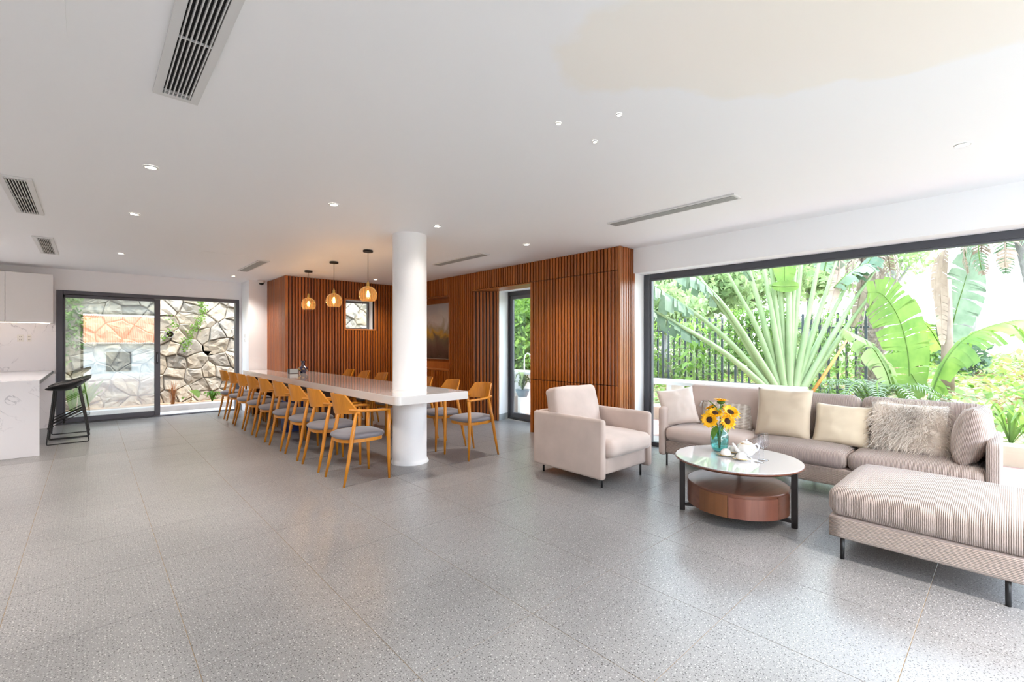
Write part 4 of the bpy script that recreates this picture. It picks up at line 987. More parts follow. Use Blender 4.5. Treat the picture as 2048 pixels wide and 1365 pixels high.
# ------------------------------------------------------------------ outside, back court
ground_b = struct(obj('ground', box(-3, 8, 9.95, 13.2, -.3, -.02), simple('court_paving', (.50, .46, .42), .8, var=.15, world=True)))
o = obj('planter_kerb', box(-2.5, 6.5, 10.62, 10.78, -.1, .09, .01), simple('pale_concrete', (.60, .56, .54), .8, var=.1, world=True)); tag(o, 'pale concrete kerb outside the sliding door', 'kerb')
o = obj('step_slab', box(-1.0, 2.6, 9.96, 10.4, -.1, .0, .01), simple('pale_concrete2', (.58, .55, .53), .8)); tag(o, 'pale threshold slab just outside the sliding door', 'slab')
o = obj('planting_bed', box(-2.5, 6.5, 10.78, 11.6, -.1, .04), simple('litter_soil', (.36, .22, .13), .95, bump=1, bscale=30, var=.5, vscale=12, world=True)); tag(o, 'strip of leaf-littered soil below the stone wall', 'soil')
def stone_wall(x0, x1, z1, y, nx, nz):
    W_ = obj('stone_wall', box(x0, x1, y, y+.35, -.1, z1), M['mortar']); tag(W_, 'rough natural stone retaining wall beyond the sliding door', 'stone wall')
    R2 = random.Random(11); seeds = []
    dx, dz = (x1-x0)/nx, (z1+.05)/nz
    for j in range(-1, nz+1):
        for i in range(-1, nx+1):
            seeds.append((x0+(i+.5+.5*(j % 2)+R2.uniform(-.52, .52))*dx, (j+.5+R2.uniform(-.48, .48))*dz))
    for k, (sx0, sz0) in enumerate(seeds):
        poly = [(sx0-.6, sz0-.6), (sx0+.6, sz0-.6), (sx0+.6, sz0+.6), (sx0-.6, sz0+.6)]
        for (ox, oz) in seeds:
            if (ox, oz) == (sx0, sz0) or abs(ox-sx0) > 1.2 or abs(oz-sz0) > 1.2: continue
            mx_, mz_ = (sx0+ox)/2, (sz0+oz)/2; nx_, nz_ = ox-sx0, oz-sz0; out = []
            for a in range(len(poly)):
                p, q = poly[a], poly[(a+1) % len(poly)]
                dp = (p[0]-mx_)*nx_+(p[1]-mz_)*nz_; dq = (q[0]-mx_)*nx_+(q[1]-mz_)*nz_
                if dp <= 0: out.append(p)
                if dp*dq < 0: f = dp/(dp-dq); out.append((p[0]+(q[0]-p[0])*f, p[1]+(q[1]-p[1])*f))
            poly = out
            if len(poly) < 3: break
        poly = [(max(x0, min(x1, p[0])), max(0.0, min(z1, p[1]))) for p in poly]
        cx = sum(p[0] for p in poly)/len(poly); cz = sum(p[1] for p in poly)/len(poly)
        area = abs(sum(poly[a][0]*poly[(a+1) % len(poly)][1]-poly[(a+1) % len(poly)][0]*poly[a][1] for a in range(len(poly))))/2
        if area < .012: continue
        # finer outline with jitter
        ol = []
        for a in range(len(poly)):
            p, q = poly[a], poly[(a+1) % len(poly)]; L = math.hypot(q[0]-p[0], q[1]-p[1]); m_ = max(1, int(L/.09))
            for b2 in range(m_): f = b2/m_; ol.append((p[0]+(q[0]-p[0])*f, p[1]+(q[1]-p[1])*f))
        V, F = [], []; n = len(ol); pr = R2.uniform(.025, .085); tilt = (R2.uniform(-.25, .25), R2.uniform(-.25, .25))
        for (s, dpt) in ((.992, 0.0), (.972, .55), (.86, .92), (.5, 1.0)):
            for (px, pz) in ol:
                j1 = noise.noise(Vector((px*6, pz*6, s)))*.022; X = cx+(px-cx)*s+j1*(1 if s < .96 else .4); Z = cz+(pz-cz)*s+j1
                dd = pr*dpt + (tilt[0]*(X-cx)+tilt[1]*(Z-cz))*dpt + (noise.noise(Vector((X*9, Z*9, 3.)))*.040+noise.noise(Vector((X*21, Z*21, 3.)))*.02)*dpt
                V.append((X, -max(0.0, dd), Z))
        V.append((cx, -(pr+noise.noise(Vector((cx*9, cz*9, 3.)))*.03), cz)); last = len(V)-1
        for r in range(3):
            for a in range(n): F.append((r*n+a, (r+1)*n+a, (r+1)*n+(a+1) % n, r*n+(a+1) % n))
        for a in range(n): F.append((3*n+a, last, 3*n+(a+1) % n))
        o = pyobj('stone', V, F, M['stone'], W_); o.location = (0, y, 0)
        o.data.update()
    return W_
SWL = stone_wall(-1.4, 7.2, 2.7, 11.6, 25, 11)
o = obj('drain_pipe', lathe(B(), [(.06, 0), (.075, 0), (.075, .16), (.06, .16), (.06, .002)], 20), simple('clay_pipe', (.20, .17, .15), .8)); o.matrix_world = Matrix.Translation((1.17, 11.56, 1.43)) @ Matrix.Rotation(D(90), 4, 'X'); tag(o, 'round clay drain pipe end sticking out of the stone wall', 'pipe')
t = thing('snake_plant', 'pale-edged snake plant outside the left door pane', 'plant', (-.22, 11.15, .04)); random.seed(2)
for k in range(14):
    a = random.uniform(0, 2*PI); r = random.uniform(.02, .14); L = random.uniform(.35, .72); dx, dy = math.cos(a)*r, math.sin(a)*r
    bigleaf('leaf', [(dx, dy, 0), (dx*1.5, dy*1.5, L*.4), (dx*2.2, dy*2.2, L*.75), (dx*3.0, dy*3.0, L)], .035, M['leaf_bright'], t, up=Vector((random.uniform(-1, 1), random.uniform(-1, 1), .1)))
t = thing('red_grass_clump', 'reddish bronze grass clump at the foot of the stone wall', 'plant', (1.17, 11.0, .04))
b_V, b_F = [], []
for k in range(70):
    a = random.uniform(0, 2*PI); r = random.uniform(.03, .14); L = random.uniform(.22, .5); w_ = .006; c, s = math.cos(a), math.sin(a); b0 = len(b_V)
    for (f, rr) in ((0, .15), (.5, .5), (.85, 1.0), (1, 1.5)):
        z = L*math.sin(f*PI/2*(1 if f < .9 else .95)); b_V += [(c*r*rr-s*w_*(1-f*.9), s*r*rr+c*w_*(1-f*.9), z), (c*r*rr+s*w_*(1-f*.9), s*r*rr-c*w_*(1-f*.9), z)]
    for q in range(3): b_F.append((b0+2*q, b0+2*q+1, b0+2*q+3, b0+2*q+2))
o = pyobj('blades', b_V, b_F, M['red_grass'], t); o['kind'] = 'stuff'
t = thing('taro_plant', 'young plant with one broad bright green leaf outside the open door', 'plant', (1.46, 11.0, .04))
obj('stem', tube(B(), [(0, 0, 0), (.01, -.02, .12), (.0, -.06, .24)], .006, 6), M['petiole'], t, True)
bigleaf('leaf', [(-.02, -.04, .27), (.02, -.08, .27), (.07, -.14, .22), (.10, -.18, .14)], .11, M['leaf_bright'], t)
obj('stem', tube(B(), [(0, 0, 0), (-.05, -.0, .1), (-.09, -.02, .16)], .004, 6), M['petiole'], t, True); bigleaf('leaf', [(-.09, -.02, .16), (-.12, -.05, .15), (-.15, -.08, .11)], .04, M['leaf_bright'], t)
t = thing('leafy_plant', 'low leafy green plant right of the broad-leaved one', 'plant', (1.82, 11.0, .04))
for k in range(18):
    a = random.uniform(0, 2*PI); r = random.uniform(.05, .17); h_ = random.uniform(.08, .24)
    bigleaf('leaf', [(0, 0, .02), (math.cos(a)*r*.5, math.sin(a)*r*.5, h_), (math.cos(a)*r, math.sin(a)*r, h_*1.05), (math.cos(a)*r*1.35, math.sin(a)*r*1.35, h_*.8)], .03, M['leaf_bright'], t)
for x, z0, z1, n, lb in ((1.68, 1.15, 2.25, 420, 'thin green creeper hanging down the stone wall'), (1.15, 1.3, 1.75, 60, 'small fern sprig by the drain pipe')):
    t = thing('creeper', lb, 'vine', (x, 11.47, 0)); pts = []
    for k in range(9): f = k/8; pts.append((.10*math.sin(f*5)+.16*f*(-1 if n > 100 else 0), -.03, z1-(z1-z0)*f))
    obj('stem', tube(B(), pts, .004, 5), M['petiole'], t, True)
    V, F = [], []
    for k in range(n):
        p = Vector(pts[random.randrange(9)])+Vector((random.gauss(0, .045), random.uniform(-.07, 0), random.uniform(-.08, .08))); s = random.uniform(.012, .03)
        a_ = Vector((random.uniform(-1, 1), random.uniform(-1, 0), random.uniform(-1, .2))).normalized(); b2 = a_.cross(Vector((0, 1, .3))).normalized(); b0 = len(V)
        V += [p-a_*s, p+b2*s*.6, p+a_*s, p-b2*s*.6]; F.append((b0, b0+1, b0+2, b0+3))
    o = pyobj('foliage', V, F, M['leaf_bright'], t); o['kind'] = 'stuff'
t = thing('overhanging_shrub', 'dense green shrub hanging over the stone wall behind the left pane', 'shrub', (-.5, 11.8, 2.6))
leaf_cloud('foliage', M['leaf'], t, (0, -.1, 0), (1.0, .5, .55), 2600, .05); leaf_cloud('foliage', M['leaf'], t, (.1, -.35, -.9), (.35, .12, .75), 700, .04)
obj('trunk', tube(B(), [(0, .3, -.2), (.1, .2, .3)], .04, 8), M['bark'], t, True)
for k, (x, y, s, lb) in enumerate(((.9, 13.6, 1.3, 'leafy tree above the stone wall, left one'), (3.3, 14.0, 1.4, 'leafy tree above the stone wall, middle one'), (6.0, 13.8, 1.3, 'leafy tree above the stone wall, right one'))):
    t = thing('bank_tree', lb, 'tree', (x, y, 2.3)); t['group'] = 'trees above the stone wall'
    obj('trunk', tube(B(), [(0, 0, -.4), (.1, 0, .8), (.0, .1, 1.8)], [.10, .08, .05], 8), M['bark'], t, True)
    leaf_cloud('foliage', M['leaf_pale'], t, (0, 0, 1.3), (s, s*.8, 1.2), 3000, .09)
    leaf_cloud('foliage', M['leaf_pale'], t, (.3, -.9, .35), (s*.9, .5, .5), 1400, .08)
struct(obj('ground', box(-6, 12, 11.95, 20, 1.0, 2.45), simple('bank_soil', (.30, .26, .18), .95, var=.3, world=True)))

# ------------------------------------------------------------------ outside, terrace and garden
struct(obj('ground', box(5.15, 5.72, -6, 10, -.3, -.02), simple('pale_terrace', (.42, .39, .37), .7, var=.05, world=True)))
struct(obj('ground', box(5.72, 7.0, -6, 10, -.3, -.025), simple('pink_terrace', (.36, .21, .18), .75, var=.15, vscale=3, world=True)))
o = obj('planter_wall', box(7.0, 7.22, -6, 9.8, -.3, .19, .01), simple('sand_coping', (.50, .42, .33), .8, var=.08, world=True)); tag(o, 'low sand-coloured planter wall along the terrace', 'wall')
def garden_ground():
    b_ = B(); nx, ny = 44, 48; g = {}
    for i in range(nx+1):
        for j in range(ny+1):
            x = 7.22+ (i/nx)**1.5*42; y = -26+56*j/ny
            h = .14+ max(0, x-9)*.045*(1.4 if y < 3 else .6) + noise.noise(Vector((x*.5, y*.5, 0)))*.12*min(1, (x-7.2))
            g[i, j] = b_.verts.new((x, y, h))
    for i in range(nx):
        for j in range(ny): b_.faces.new((g[i, j], g[i+1, j], g[i+1, j+1], g[i, j+1]))
    m, t, b, o = newmat('garden_ground'); co = N(t, 'ShaderNodeNewGeometry').outputs['Position']
    n = N(t, 'ShaderNodeTexNoise'); n.inputs['Scale'].default_value = 2.2; n.inputs['Detail'].default_value = 9; n.inputs['Roughness'].default_value = .75; t.links.new(co, n.inputs[0])
    r = ramp(t, [(.36, (.07, .11, .035)), (.46, (.17, .21, .08)), (.54, (.33, .24, .15)), (.66, (.40, .33, .25))]); t.links.new(n.outputs[0], r.inputs[0]); t.links.new(r.outputs[0], b.inputs['Base Color']); b.inputs['Roughness'].default_value = .95
    return struct(obj('ground', b_, m, None, True))
garden_ground()
def gz(x, y): return .14+ max(0, x-9)*.045*(1.4 if y < 3 else .6) + noise.noise(Vector((x*.5, y*.5, 0)))*.12*min(1, (x-7.2))
# leaf litter and low plants
def scatter(name, label, cat, mat, xr, yr, n, size, lift=.02):
    V = np.zeros((n, 4, 3)); R2 = random.Random(len(label))
    for k in range(n):
        x = R2.uniform(*xr); y = R2.uniform(*yr); z = gz(x, y)+R2.uniform(0, lift); s = size*R2.uniform(.6, 1.5)*(1+(x-8)*.04); a = R2.uniform(0, 2*PI); tl = R2.uniform(-.5, .9)
        c, s_ = math.cos(a), math.sin(a); A_ = np.array((c, s_, tl)); B_ = np.array((-s_, c, R2.uniform(-.3, .3)))
        P = np.array((x, y, z+.01)); V[k] = [P-A_*s*.2, P+B_*s*.4+A_*s*.4, P+A_*s, P-B_*s*.4+A_*s*.4]
    F = np.arange(4*n).reshape(n, 4); o = pyobj(name, V.reshape(-1, 3), F.tolist(), mat); return tag(o, label, cat, None, 'stuff')
scatter('leaf_litter', 'dry orange and straw leaves scattered over the garden ground', 'fallen leaves', M['dryleaf'], (7.5, 17), (-5, 7), 7000, .07)
scatter('ground_cover', 'low yellow-green ground cover plants on the slope', 'ground cover', M['leaf_bright'], (7.5, 20), (-8, 7), 9000, .10, .12)
# fence
FT = thing('metal_fence', 'dark vertical bar metal fence overgrown with climbers', 'fence', (10, 0, 0))
y = 1.75; barm = None
while y < 7.6:
    zb = gz(10, y)-.05
    if barm is None:
        barm = bpy.data.meshes.new('fence_bar'); b_ = box(-.016, .016, -.020, .020, 0, 1.55, .003); b_.to_mesh(b_.verts and barm); b_.free(); barm.materials.append(M['fence'])
    o = bpy.data.objects.new('fence_bar', barm); COL.objects.link(o); o.parent = FT; o.location = (0, y, .26+.0*zb); y += .138
for z in (.40, 1.52): obj('fence_rail', box(-.014, .014, 1.7, 7.65, z, z+.03, .003), M['fence'], FT)
def ivy(y0, y1, n, z0, z1, label):
    t = thing('climber', label, 'climbing plant', (9.95, (y0+y1)/2, 0)); t['group'] = 'climbers on the fence'
    leaf_cloud('foliage', M['leaf'], t, (0, 0, (z0+z1)/2), (.16, (y1-y0)/2, (z1-z0)/2), n, .045, flat=True)
    b_ = B()
    for k in range(6):
        yy = (k/5-.5)*(y1-y0)*.9; tube(b_, [(0, yy, .15), (.03, yy+.1, .8), (0, yy-.05, z1)], .008, 5)
    obj('stem', b_, M['bark'], t, True)
ivy(5.7, 7.6, 2600, .3, 1.75, 'small-leaved climber over the leftmost fence bars'); ivy(4.2, 5.4, 1000, .3, 1.8, 'looser climber over the fence, second patch from the left')
ivy(2.9, 4.1, 2600, .8, 1.95, 'dense dark climber behind the fan palm stalks'); ivy(1.75, 2.6, 700, .3, 1.9, 'sparse climber on the right fence end')
# broad-leaved yellow-green vine
t = thing('papaya_sapling', 'bright yellow-green broad-leaved sapling in front of the fence', 'shrub', (9.5, 4.6, .2))
obj('trunk', tube(B(), [(0, 0, 0), (.03, .03, .7), (0, 0, 1.45)], .012, 6), M['petiole'], t, True)
for k in range(34):
    a = random.uniform(0, 2*PI); r = random.uniform(.08, .38); z = random.uniform(.15, 1.5); c, s = math.cos(a), math.sin(a)
    bigleaf('leaf', [(c*r*.3, s*r*.3, z), (c*r*.7, s*r*.7, z+.05), (c*r, s*r, z), (c*r*1.25, s*r*1.25, z-.08)], .065, M['leaf_bright'], t)
# outdoor counter
OC = thing('outdoor_counter', 'white outdoor counter seen through the windows behind the sofa', 'counter', (5.85, 4.6, 0))
obj('worktop', box(-.22, .22, -3.0, 4.5, .70, .745, .004), simple('white_counter', (.82, .82, .82), .2), OC)
for yy in (-2.9, -1.5, 0, 1.4, 2.8, 4.3): obj('post', box(-.18, .18, yy-.035, yy+.035, -.02, .70), simple('post_white', (.70, .68, .68), .6) if yy == -2.9 else OC.children[1].data.materials[0], OC)
obj('back_panel', box(.12, .15, 1.5, 4.4, .25, .70), OC.children[1].data.materials[0], OC)
obj('low_block', box(-.2, .2, 1.5, 4.2, -.02, .30, .01), simple('pinkish_block', (.72, .62, .57), .8), OC)
t = thing('faucet', 'curved steel faucet on the outdoor counter behind the slim door', 'faucet', (5.85, 6.05, .745))
obj('spout', tube(B(), [(0, 0, 0), (0, 0, .22), (0, -.03, .30), (0, -.09, .33), (0, -.15, .29), (0, -.16, .22)], .012, 8), simple('steel', (.7, .7, .7), .2, metal=1), t, True)
t = thing('potted_plant', 'blue-grey pot with leafy plant seen through the slim door', 'potted plant', (5.66, 5.90, .30))
obj('pot', lathe(B(), [(0, 0), (.08, 0), (.12, .10), (.13, .13), (.12, .13), (.0, .11)], 24), simple('grey_pot', (.22, .30, .36), .4), t, True)
for k in range(20):
    a = random.uniform(0, 2*PI); r = random.uniform(.08, .24); h_ = random.uniform(.12, .36)
    bigleaf('leaf', [(0, 0, .11), (math.cos(a)*r*.5, math.sin(a)*r*.5, .11+h_), (math.cos(a)*r, math.sin(a)*r, .11+h_*.9), (math.cos(a)*r*1.3, math.sin(a)*r*1.3, .1+h_*.6)], .03, M['leaf_pale'], t)

# ---- traveller's palm : flat fan of petioles
base = Vector((7.85, 2.33, .15)); RT = Vector((.737, -.676, 0)); FW = Vector((.676, .737, 0))
TP = thing('fan_palm', 'giant fan palm with a spread of long pale green stalks at the window', 'palm', tuple(base))
# local metres: (across, up) way points of each stalk, thickness at the base
fan = [
 [(-.25, .30), (-.95, .93), (-1.75, 1.42), (-2.30, 1.72)], [(-.22, .32), (-.85, 1.08), (-1.55, 1.65), (-2.28, 2.08)],
 [(-.18, .32), (-.62, 1.10), (-.98, 1.63), (-1.45, 2.25), (-1.7, 2.55)], [(-.16, .35), (-.70, 1.25), (-1.05, 1.75), (-1.35, 2.05)],
 [(-.12, .35), (-.46, 1.30), (-.75, 1.85), (-1.02, 2.35)], [(-.10, .4), (-.40, 1.62), (-.62, 2.35), (-.75, 2.9)],
 [(-.08, .4), (-.24, 1.4), (-.38, 2.2), (-.52, 2.85)], [(-.05, .4), (-.16, 1.4), (-.26, 2.3), (-.30, 2.7)],
 [(-.03, .4), (-.07, 1.5), (-.14, 2.35), (-.17, 2.7)], [(0, .4), (-.01, 1.5), (.0, 2.4), (.01, 3.1)],
 [(.03, .4), (.06, 1.5), (.11, 2.3), (.15, 3.1)], [(.05, .4), (.14, 1.5), (.22, 2.3), (.27, 3.1)],
 [(.08, .4), (.25, 1.3), (.42, 2.2), (.60, 3.0)], [(.11, .38), (.38, 1.25), (.62, 2.0), (.80, 2.55)],
 [(.14, .36), (.50, 1.15), (.85, 1.85), (1.12, 2.35)], [(.16, .34), (.62, 1.15), (.98, 1.75), (1.30, 2.2)],
 [(.18, .33), (.66, 1.0), (1.0, 1.5), (1.3, 1.9)], [(.20, .32), (.60, .85), (.95, 1.35)]]
random.seed(21)
for k, pts in enumerate(fan):
    dep = (k % 3-1)*.035
    P = [Vector((0, 0, .0))+RT*(pts[0][0]*.35)+FW*dep] + [RT*a+Vector((0, 0, b))+FW*dep for a, b in pts]
    # smooth a little
    Q = []
    for i in range(len(P)-1):
        for f in (0, .33, .66):
            p0, p1, p2, p3 = P[max(0, i-1)], P[i], P[i+1], P[min(len(P)-1, i+2)]
            Q.append(.5*((2*p1)+(p2-p0)*f+(2*p0-5*p1+4*p2-p3)*f*f+(3*p1-p0-3*p2+p3)*f*f*f))
    Q.append(P[-1]); n = len(Q)
    obj('stalk', tube(B(), Q, [.055*(1-i/(n-1))**1.3+.018 for i in range(n)], 8), M['petiole'], TP, True)
ob = obj('stalk', tube(B(), [RT*.30+Vector((0, 0, .25)), RT*.62+Vector((0, 0, .72)), RT*.92+Vector((0, 0, 1.18))], [.028, .022, .014], 8), M['orange_stalk'], TP, True); ob['label'] = 'dried orange stalk'
def paddle(parent, pts, w, mat, torn=10, droop=.3, name='leaf', seed=0, side=Vector((0, 0, 1)), thick=.012):
    """long banana-like blade with a thick midrib, torn into strips"""
    R2 = random.Random(seed); P = [Vector(p) for p in pts]; C_ = []
    for i in range(len(P)-1):
        for f in [q/8 for q in range(8)]:
            p0, p1, p2, p3 = P[max(0, i-1)], P[i], P[i+1], P[min(len(P)-1, i+2)]
            C_.append(.5*((2*p1)+(p2-p0)*f+(2*p0-5*p1+4*p2-p3)*f*f+(3*p1-p0-3*p2+p3)*f*f*f))
    C_.append(P[-1]); n = len(C_); V, F = [], []
    for sgn in (-1, 1):
        i = 0
        while i < n-1:
            ln = R2.choice((1, 1, 2, 3)) if torn else 3
            j = min(n-1, i+ln); gap = R2.uniform(.05, .35) if torn else 0; dr = R2.uniform(.4, 1.2)*droop; off = R2.uniform(-.06, .10)
            rows = []
            for q in (0, .35, .7, 1.0):
                r = []
                for idx in range(i, j+1):
                    p = C_[idx]; d = (C_[min(n-1, idx+1)]-C_[max(0, idx-1)]).normalized(); sd = d.cross(side).normalized() if d.cross(side).length > .1 else d.cross(Vector((1, 0, 0))).normalized()
                    f = idx/(n-1); ww = w*math.sin(PI*min(.98, f*.9+.08))**.6
                    e = (idx-(i+j)/2)/max(1, (j-i)); sh = -e*gap*q*(C_[min(n-1, i+1)]-C_[i]).length
                    r.append(p + sd*sgn*ww*q*(1-.15*dr*q) + d*(sh+ww*q*(.25+off)) + Vector((0, 0, -1))*dr*ww*q*q)
                rows.append(r)
            b0 = len(V); m_ = j-i+1
            for r in rows: V += r
            for a in range(3):
                for b2 in range(m_-1): F.append((b0+a*m_+b2, b0+a*m_+b2+1, b0+(a+1)*m_+b2+1, b0+(a+1)*m_+b2))
            i = j
    o = pyobj(name, V, F, M[mat], parent, True)
    rb = obj('midrib', tube(B(), C_, [thick*(1-.8*i/(n-1)) for i in range(n)], 6), M['leaf_bright'] if mat != 'dead' else M['dead'], o, True)
    return o
def LP(a, b, d=0): return RT*a+Vector((0, 0, b))+FW*d
paddle(TP, [LP(-1.35, 1.15), LP(-1.75, 1.42), LP(-2.1, 1.62), LP(-2.6, 1.75)], .16, 'leaf_dark', droop=1.4, seed=1)
paddle(TP, [LP(-1.45, 1.58), LP(-1.8, 1.83), LP(-2.2, 2.05), LP(-2.7, 2.2)], .20, 'leaf_blue', droop=1.4, seed=2)
paddle(TP, [LP(-1.05, 1.75), LP(-1.3, 2.02), LP(-1.6, 2.2), LP(-2.0, 2.3)], .16, 'leaf_blue', droop=1.5, seed=3)
paddle(TP, [LP(-.98, 2.3), LP(-.8, 2.32), LP(-.66, 2.22), LP(-.55, 2.05)], .09, 'leaf_blue', droop=.8, seed=4)
paddle(TP, [LP(-.12, 2.85, -.1), LP(-.11, 2.55, -.1), LP(-.11, 2.25, -.1), LP(-.11, 1.98, -.1)], .19, 'leaf_bright', torn=0, droop=.05, seed=5, side=FW)
paddle(TP, [LP(-.34, 1.96, -.16), LP(-.2, 1.95, -.16), LP(-.05, 1.955, -.16), LP(.06, 1.96, -.16)], .085, 'leaf_bright', torn=0, droop=.05, seed=6, side=FW)
paddle(TP, [LP(.55, 2.2), LP(.62, 2.45), LP(.75, 2.7), LP(1.0, 2.9)], .30, 'leaf_blue', droop=.5, seed=7, side=FW)
paddle(TP, [LP(.7, 1.95), LP(.9, 2.15), LP(1.15, 2.3), LP(1.4, 2.35)], .24, 'leaf_blue', droop=.7, seed=8)
paddle(TP, [LP(1.0, 2.05), LP(1.2, 2.3), LP(1.35, 2.5), LP(1.6, 2.6)], .24, 'leaf_dark', droop=.6, seed=9)
paddle(TP, [LP(.75, 2.6), LP(.78, 2.25), LP(.72, 1.95), LP(.62, 1.6)], .10, 'dead', droop=.2, seed=10, side=FW)
paddle(TP, [LP(1.15, 2.3), LP(1.12, 1.95), LP(1.05, 1.6), LP(.98, 1.35)], .09, 'dead', droop=.2, seed=11, side=FW)

# ---- date palm trunk
def date_palm(loc, r, h, label):
    t = thing('date_palm', label, 'palm', loc)
    obj('trunk', tube(B(), [(0, 0, -.2), (.0, 0, h*.5), (0, 0, h)], [r*1.1, r, r*1.15], 16), M['bark'], t, True)
    V, F = [], []; random.seed(4); nz = int(h/.085)
    for j in range(nz):
        for k in range(11):
            a = 2*PI*(k+.5*(j % 2))/11; z = j*.085; c, s = math.cos(a), math.sin(a); w_ = r*.28; b0 = len(V); rr = r*(1.05 if z < h*.8 else 1.25)
            V += [(c*rr-s*w_, s*rr+c*w_, z), (c*rr+s*w_, s*rr-c*w_, z), (c*(rr+.05), s*(rr+.05), z+.10), (c*rr*.9, s*rr*.9, z+.11)]
            F += [(b0, b0+1, b0+2), (b0, b0+2, b0+3), (b0+1, b0+3, b0+2)]
    o = pyobj('leaf_scars', V, F, M['bark'], t); o['kind'] = 'stuff'
    return t
p = Vector((0, 0, 0)) + FW*8.9 + RT*(8.9*(1742-1024)/920); DP = date_palm((p.x, p.y, .25), .17, 3.1, 'thick date palm trunk with scaly bark right of the fan palm')
def pinnate(parent, pts, ll, mat, n=34, w=.018, seed=0, droop=.35, name='frond'):
    R2 = random.Random(seed); P = [Vector(q) for q in pts]; V, F = [], []
    def cat(f):
        x = f*(len(P)-1); i = min(len(P)-2, int(x)); g = x-i; p0, p1, p2, p3 = P[max(0, i-1)], P[i], P[i+1], P[min(len(P)-1, i+2)]
        return .5*((2*p1)+(p2-p0)*g+(2*p0-5*p1+4*p2-p3)*g*g+(3*p1-p0-3*p2+p3)*g*g*g)
    for k in range(n):
        f = .12+.88*k/(n-1); p = cat(f); d = (cat(min(1, f+.02))-cat(max(0, f-.02))).normalized()
        for sgn in (-1, 1):
            sd = d.cross(Vector((0, 0, 1)));  sd = sd.normalized() if sd.length > .1 else Vector((1, 0, 0)); L = ll*math.sin(PI*min(.97, f*.85+.12))**.6*R2.uniform(.85, 1.1)
            q = (sd*sgn*.9+d*.55+Vector((0, 0, R2.uniform(-.1, .25)))).normalized(); e = p+q*L*.55; g = e+(q+Vector((0, 0, -droop*2))).normalized()*L*.45
            wv = d*w; b0 = len(V); V += [p-wv, p+wv, e+wv*.9, e-wv*.9, g]; F += [(b0, b0+1, b0+2, b0+3), (b0+3, b0+2, b0+4)]
    o = pyobj(name, V, F, M[mat], parent)
    obj('midrib', tube(B(), [cat(q/12) for q in range(13)], [.022*(1-.8*q/12) for q in range(13)], 6), M['leaf_bright'] if mat != 'dead' else M['dead'], o, True)
    return o
random.seed(31)
for k in range(9):
    a = 2*PI*k/9; c, s = math.cos(a), math.sin(a)
    pinnate(DP, [(c*.1, s*.1, 2.9), (c*.5, s*.5, 3.4), (c*1.1, s*1.1, 3.5), (c*1.7, s*1.7, 3.0)], .5, 'leaf_blue', seed=k)
for k in range(6):
    a = 2*PI*k/6+.4; c, s = math.cos(a), math.sin(a)
    pinnate(DP, [(c*.12, s*.12, 2.85), (c*.32, s*.32, 2.75), (c*.4, s*.4, 2.4), (c*.38, s*.38, 2.0)], .22, 'dead', n=22, seed=k+20, droop=.8)

# ---- banana plants in front of the slope
def at_px(u, v, t):
    """where a garden plant stands: distance ahead t, sideways and height"""
    k = FW*t + RT*(t*(u-1024)/920); return Vector((k.x, k.y, 1.25-(v-687)*t/920))
BT = 6.6
bb = at_px(1868, 845, BT); bb.z = .12
BN = thing('banana_plant', 'bright green banana plant with arching torn leaves right of centre in the window', 'banana plant', tuple(bb))
def bl(*uv, t=BT): return [at_px(u, v, t+dt)-bb for (u, v, dt) in uv]
obj('stem', tube(B(), [(0, 0, 0), tuple(bl((1862, 790, 0))[0])], [.05, .035], 10), M['petiole'], BN, True)
paddle(BN, bl((1858, 800, 0), (1895, 715, -.05), (1950, 665, -.1), (2040, 640, -.15), (2120, 650, -.2)), .34, 'leaf_bright', droop=.9, seed=41)
paddle(BN, bl((1818, 800, .1), (1816, 715, .1), (1798, 640, .1), (1765, 590, .1), (1735, 585, .1)), .38, 'leaf_bright', droop=.25, seed=42, side=FW)
paddle(BN, bl((1785, 785, .2), (1768, 735, .2), (1735, 685, .2), (1685, 658, .2)), .24, 'leaf_pale', droop=.8, seed=43)
paddle(BN, bl((1822, 748, -.1), (1835, 770, -.1), (1850, 790, -.1)), .13, 'leaf_bright', torn=0, droop=.1, seed=44, side=FW)
obj('stem', tube(B(), [tuple(q) for q in bl((1820, 850, .1), (1817, 790, .1))], [.04, .03], 8), M['petiole'], BN, True)
B2 = at_px(1895, 760, 8.3); B2.z = .2
BM_ = thing('banana_plant', 'paler banana plant farther back with brown hanging dead leaves', 'banana plant', tuple(B2))
def bl2(*uv, t=8.3): return [at_px(u, v, t+dt)-B2 for (u, v, dt) in uv]
obj('stem', tube(B(), [(0, 0, 0), tuple(bl2((1892, 560, 0))[0])], [.10, .07], 10), M['dead'], BM_, True)
paddle(BM_, bl2((1895, 690, 0), (1912, 620, 0), (1930, 560, 0), (1945, 500, 0)), .42, 'leaf_blue', droop=.3, seed=51, side=FW)
paddle(BM_, bl2((1890, 500, -.1), (1880, 560, -.1), (1882, 620, -.1), (1884, 690, -.1)), .13, 'dead', droop=.2, seed=52, side=FW)
paddle(BM_, bl2((1878, 510, -.2), (1872, 550, -.2), (1870, 600, -.2)), .10, 'dead', droop=.2, seed=53, side=FW)
paddle(BM_, bl2((1885, 700, .2), (1860, 660, .2), (1840, 640, .2)), .3, 'leaf_bright', droop=.5, seed=54)
# low blue-green fan palm
q0 = at_px(1745, 800, 6.9); q0.z = .14
LPm = thing('dwarf_palm', 'low blue-green feathery palm just behind the sofa', 'palm', tuple(q0))
for k in range(13):
    a = 2*PI*k/13; c, s = math.cos(a), math.sin(a); pinnate(LPm, [(0, 0, 0.1), (c*.25, s*.25, .45), (c*.55, s*.55, .52), (c*.8, s*.8, .35)], .2, 'leaf_blue', n=22, seed=k+60, w=.009)
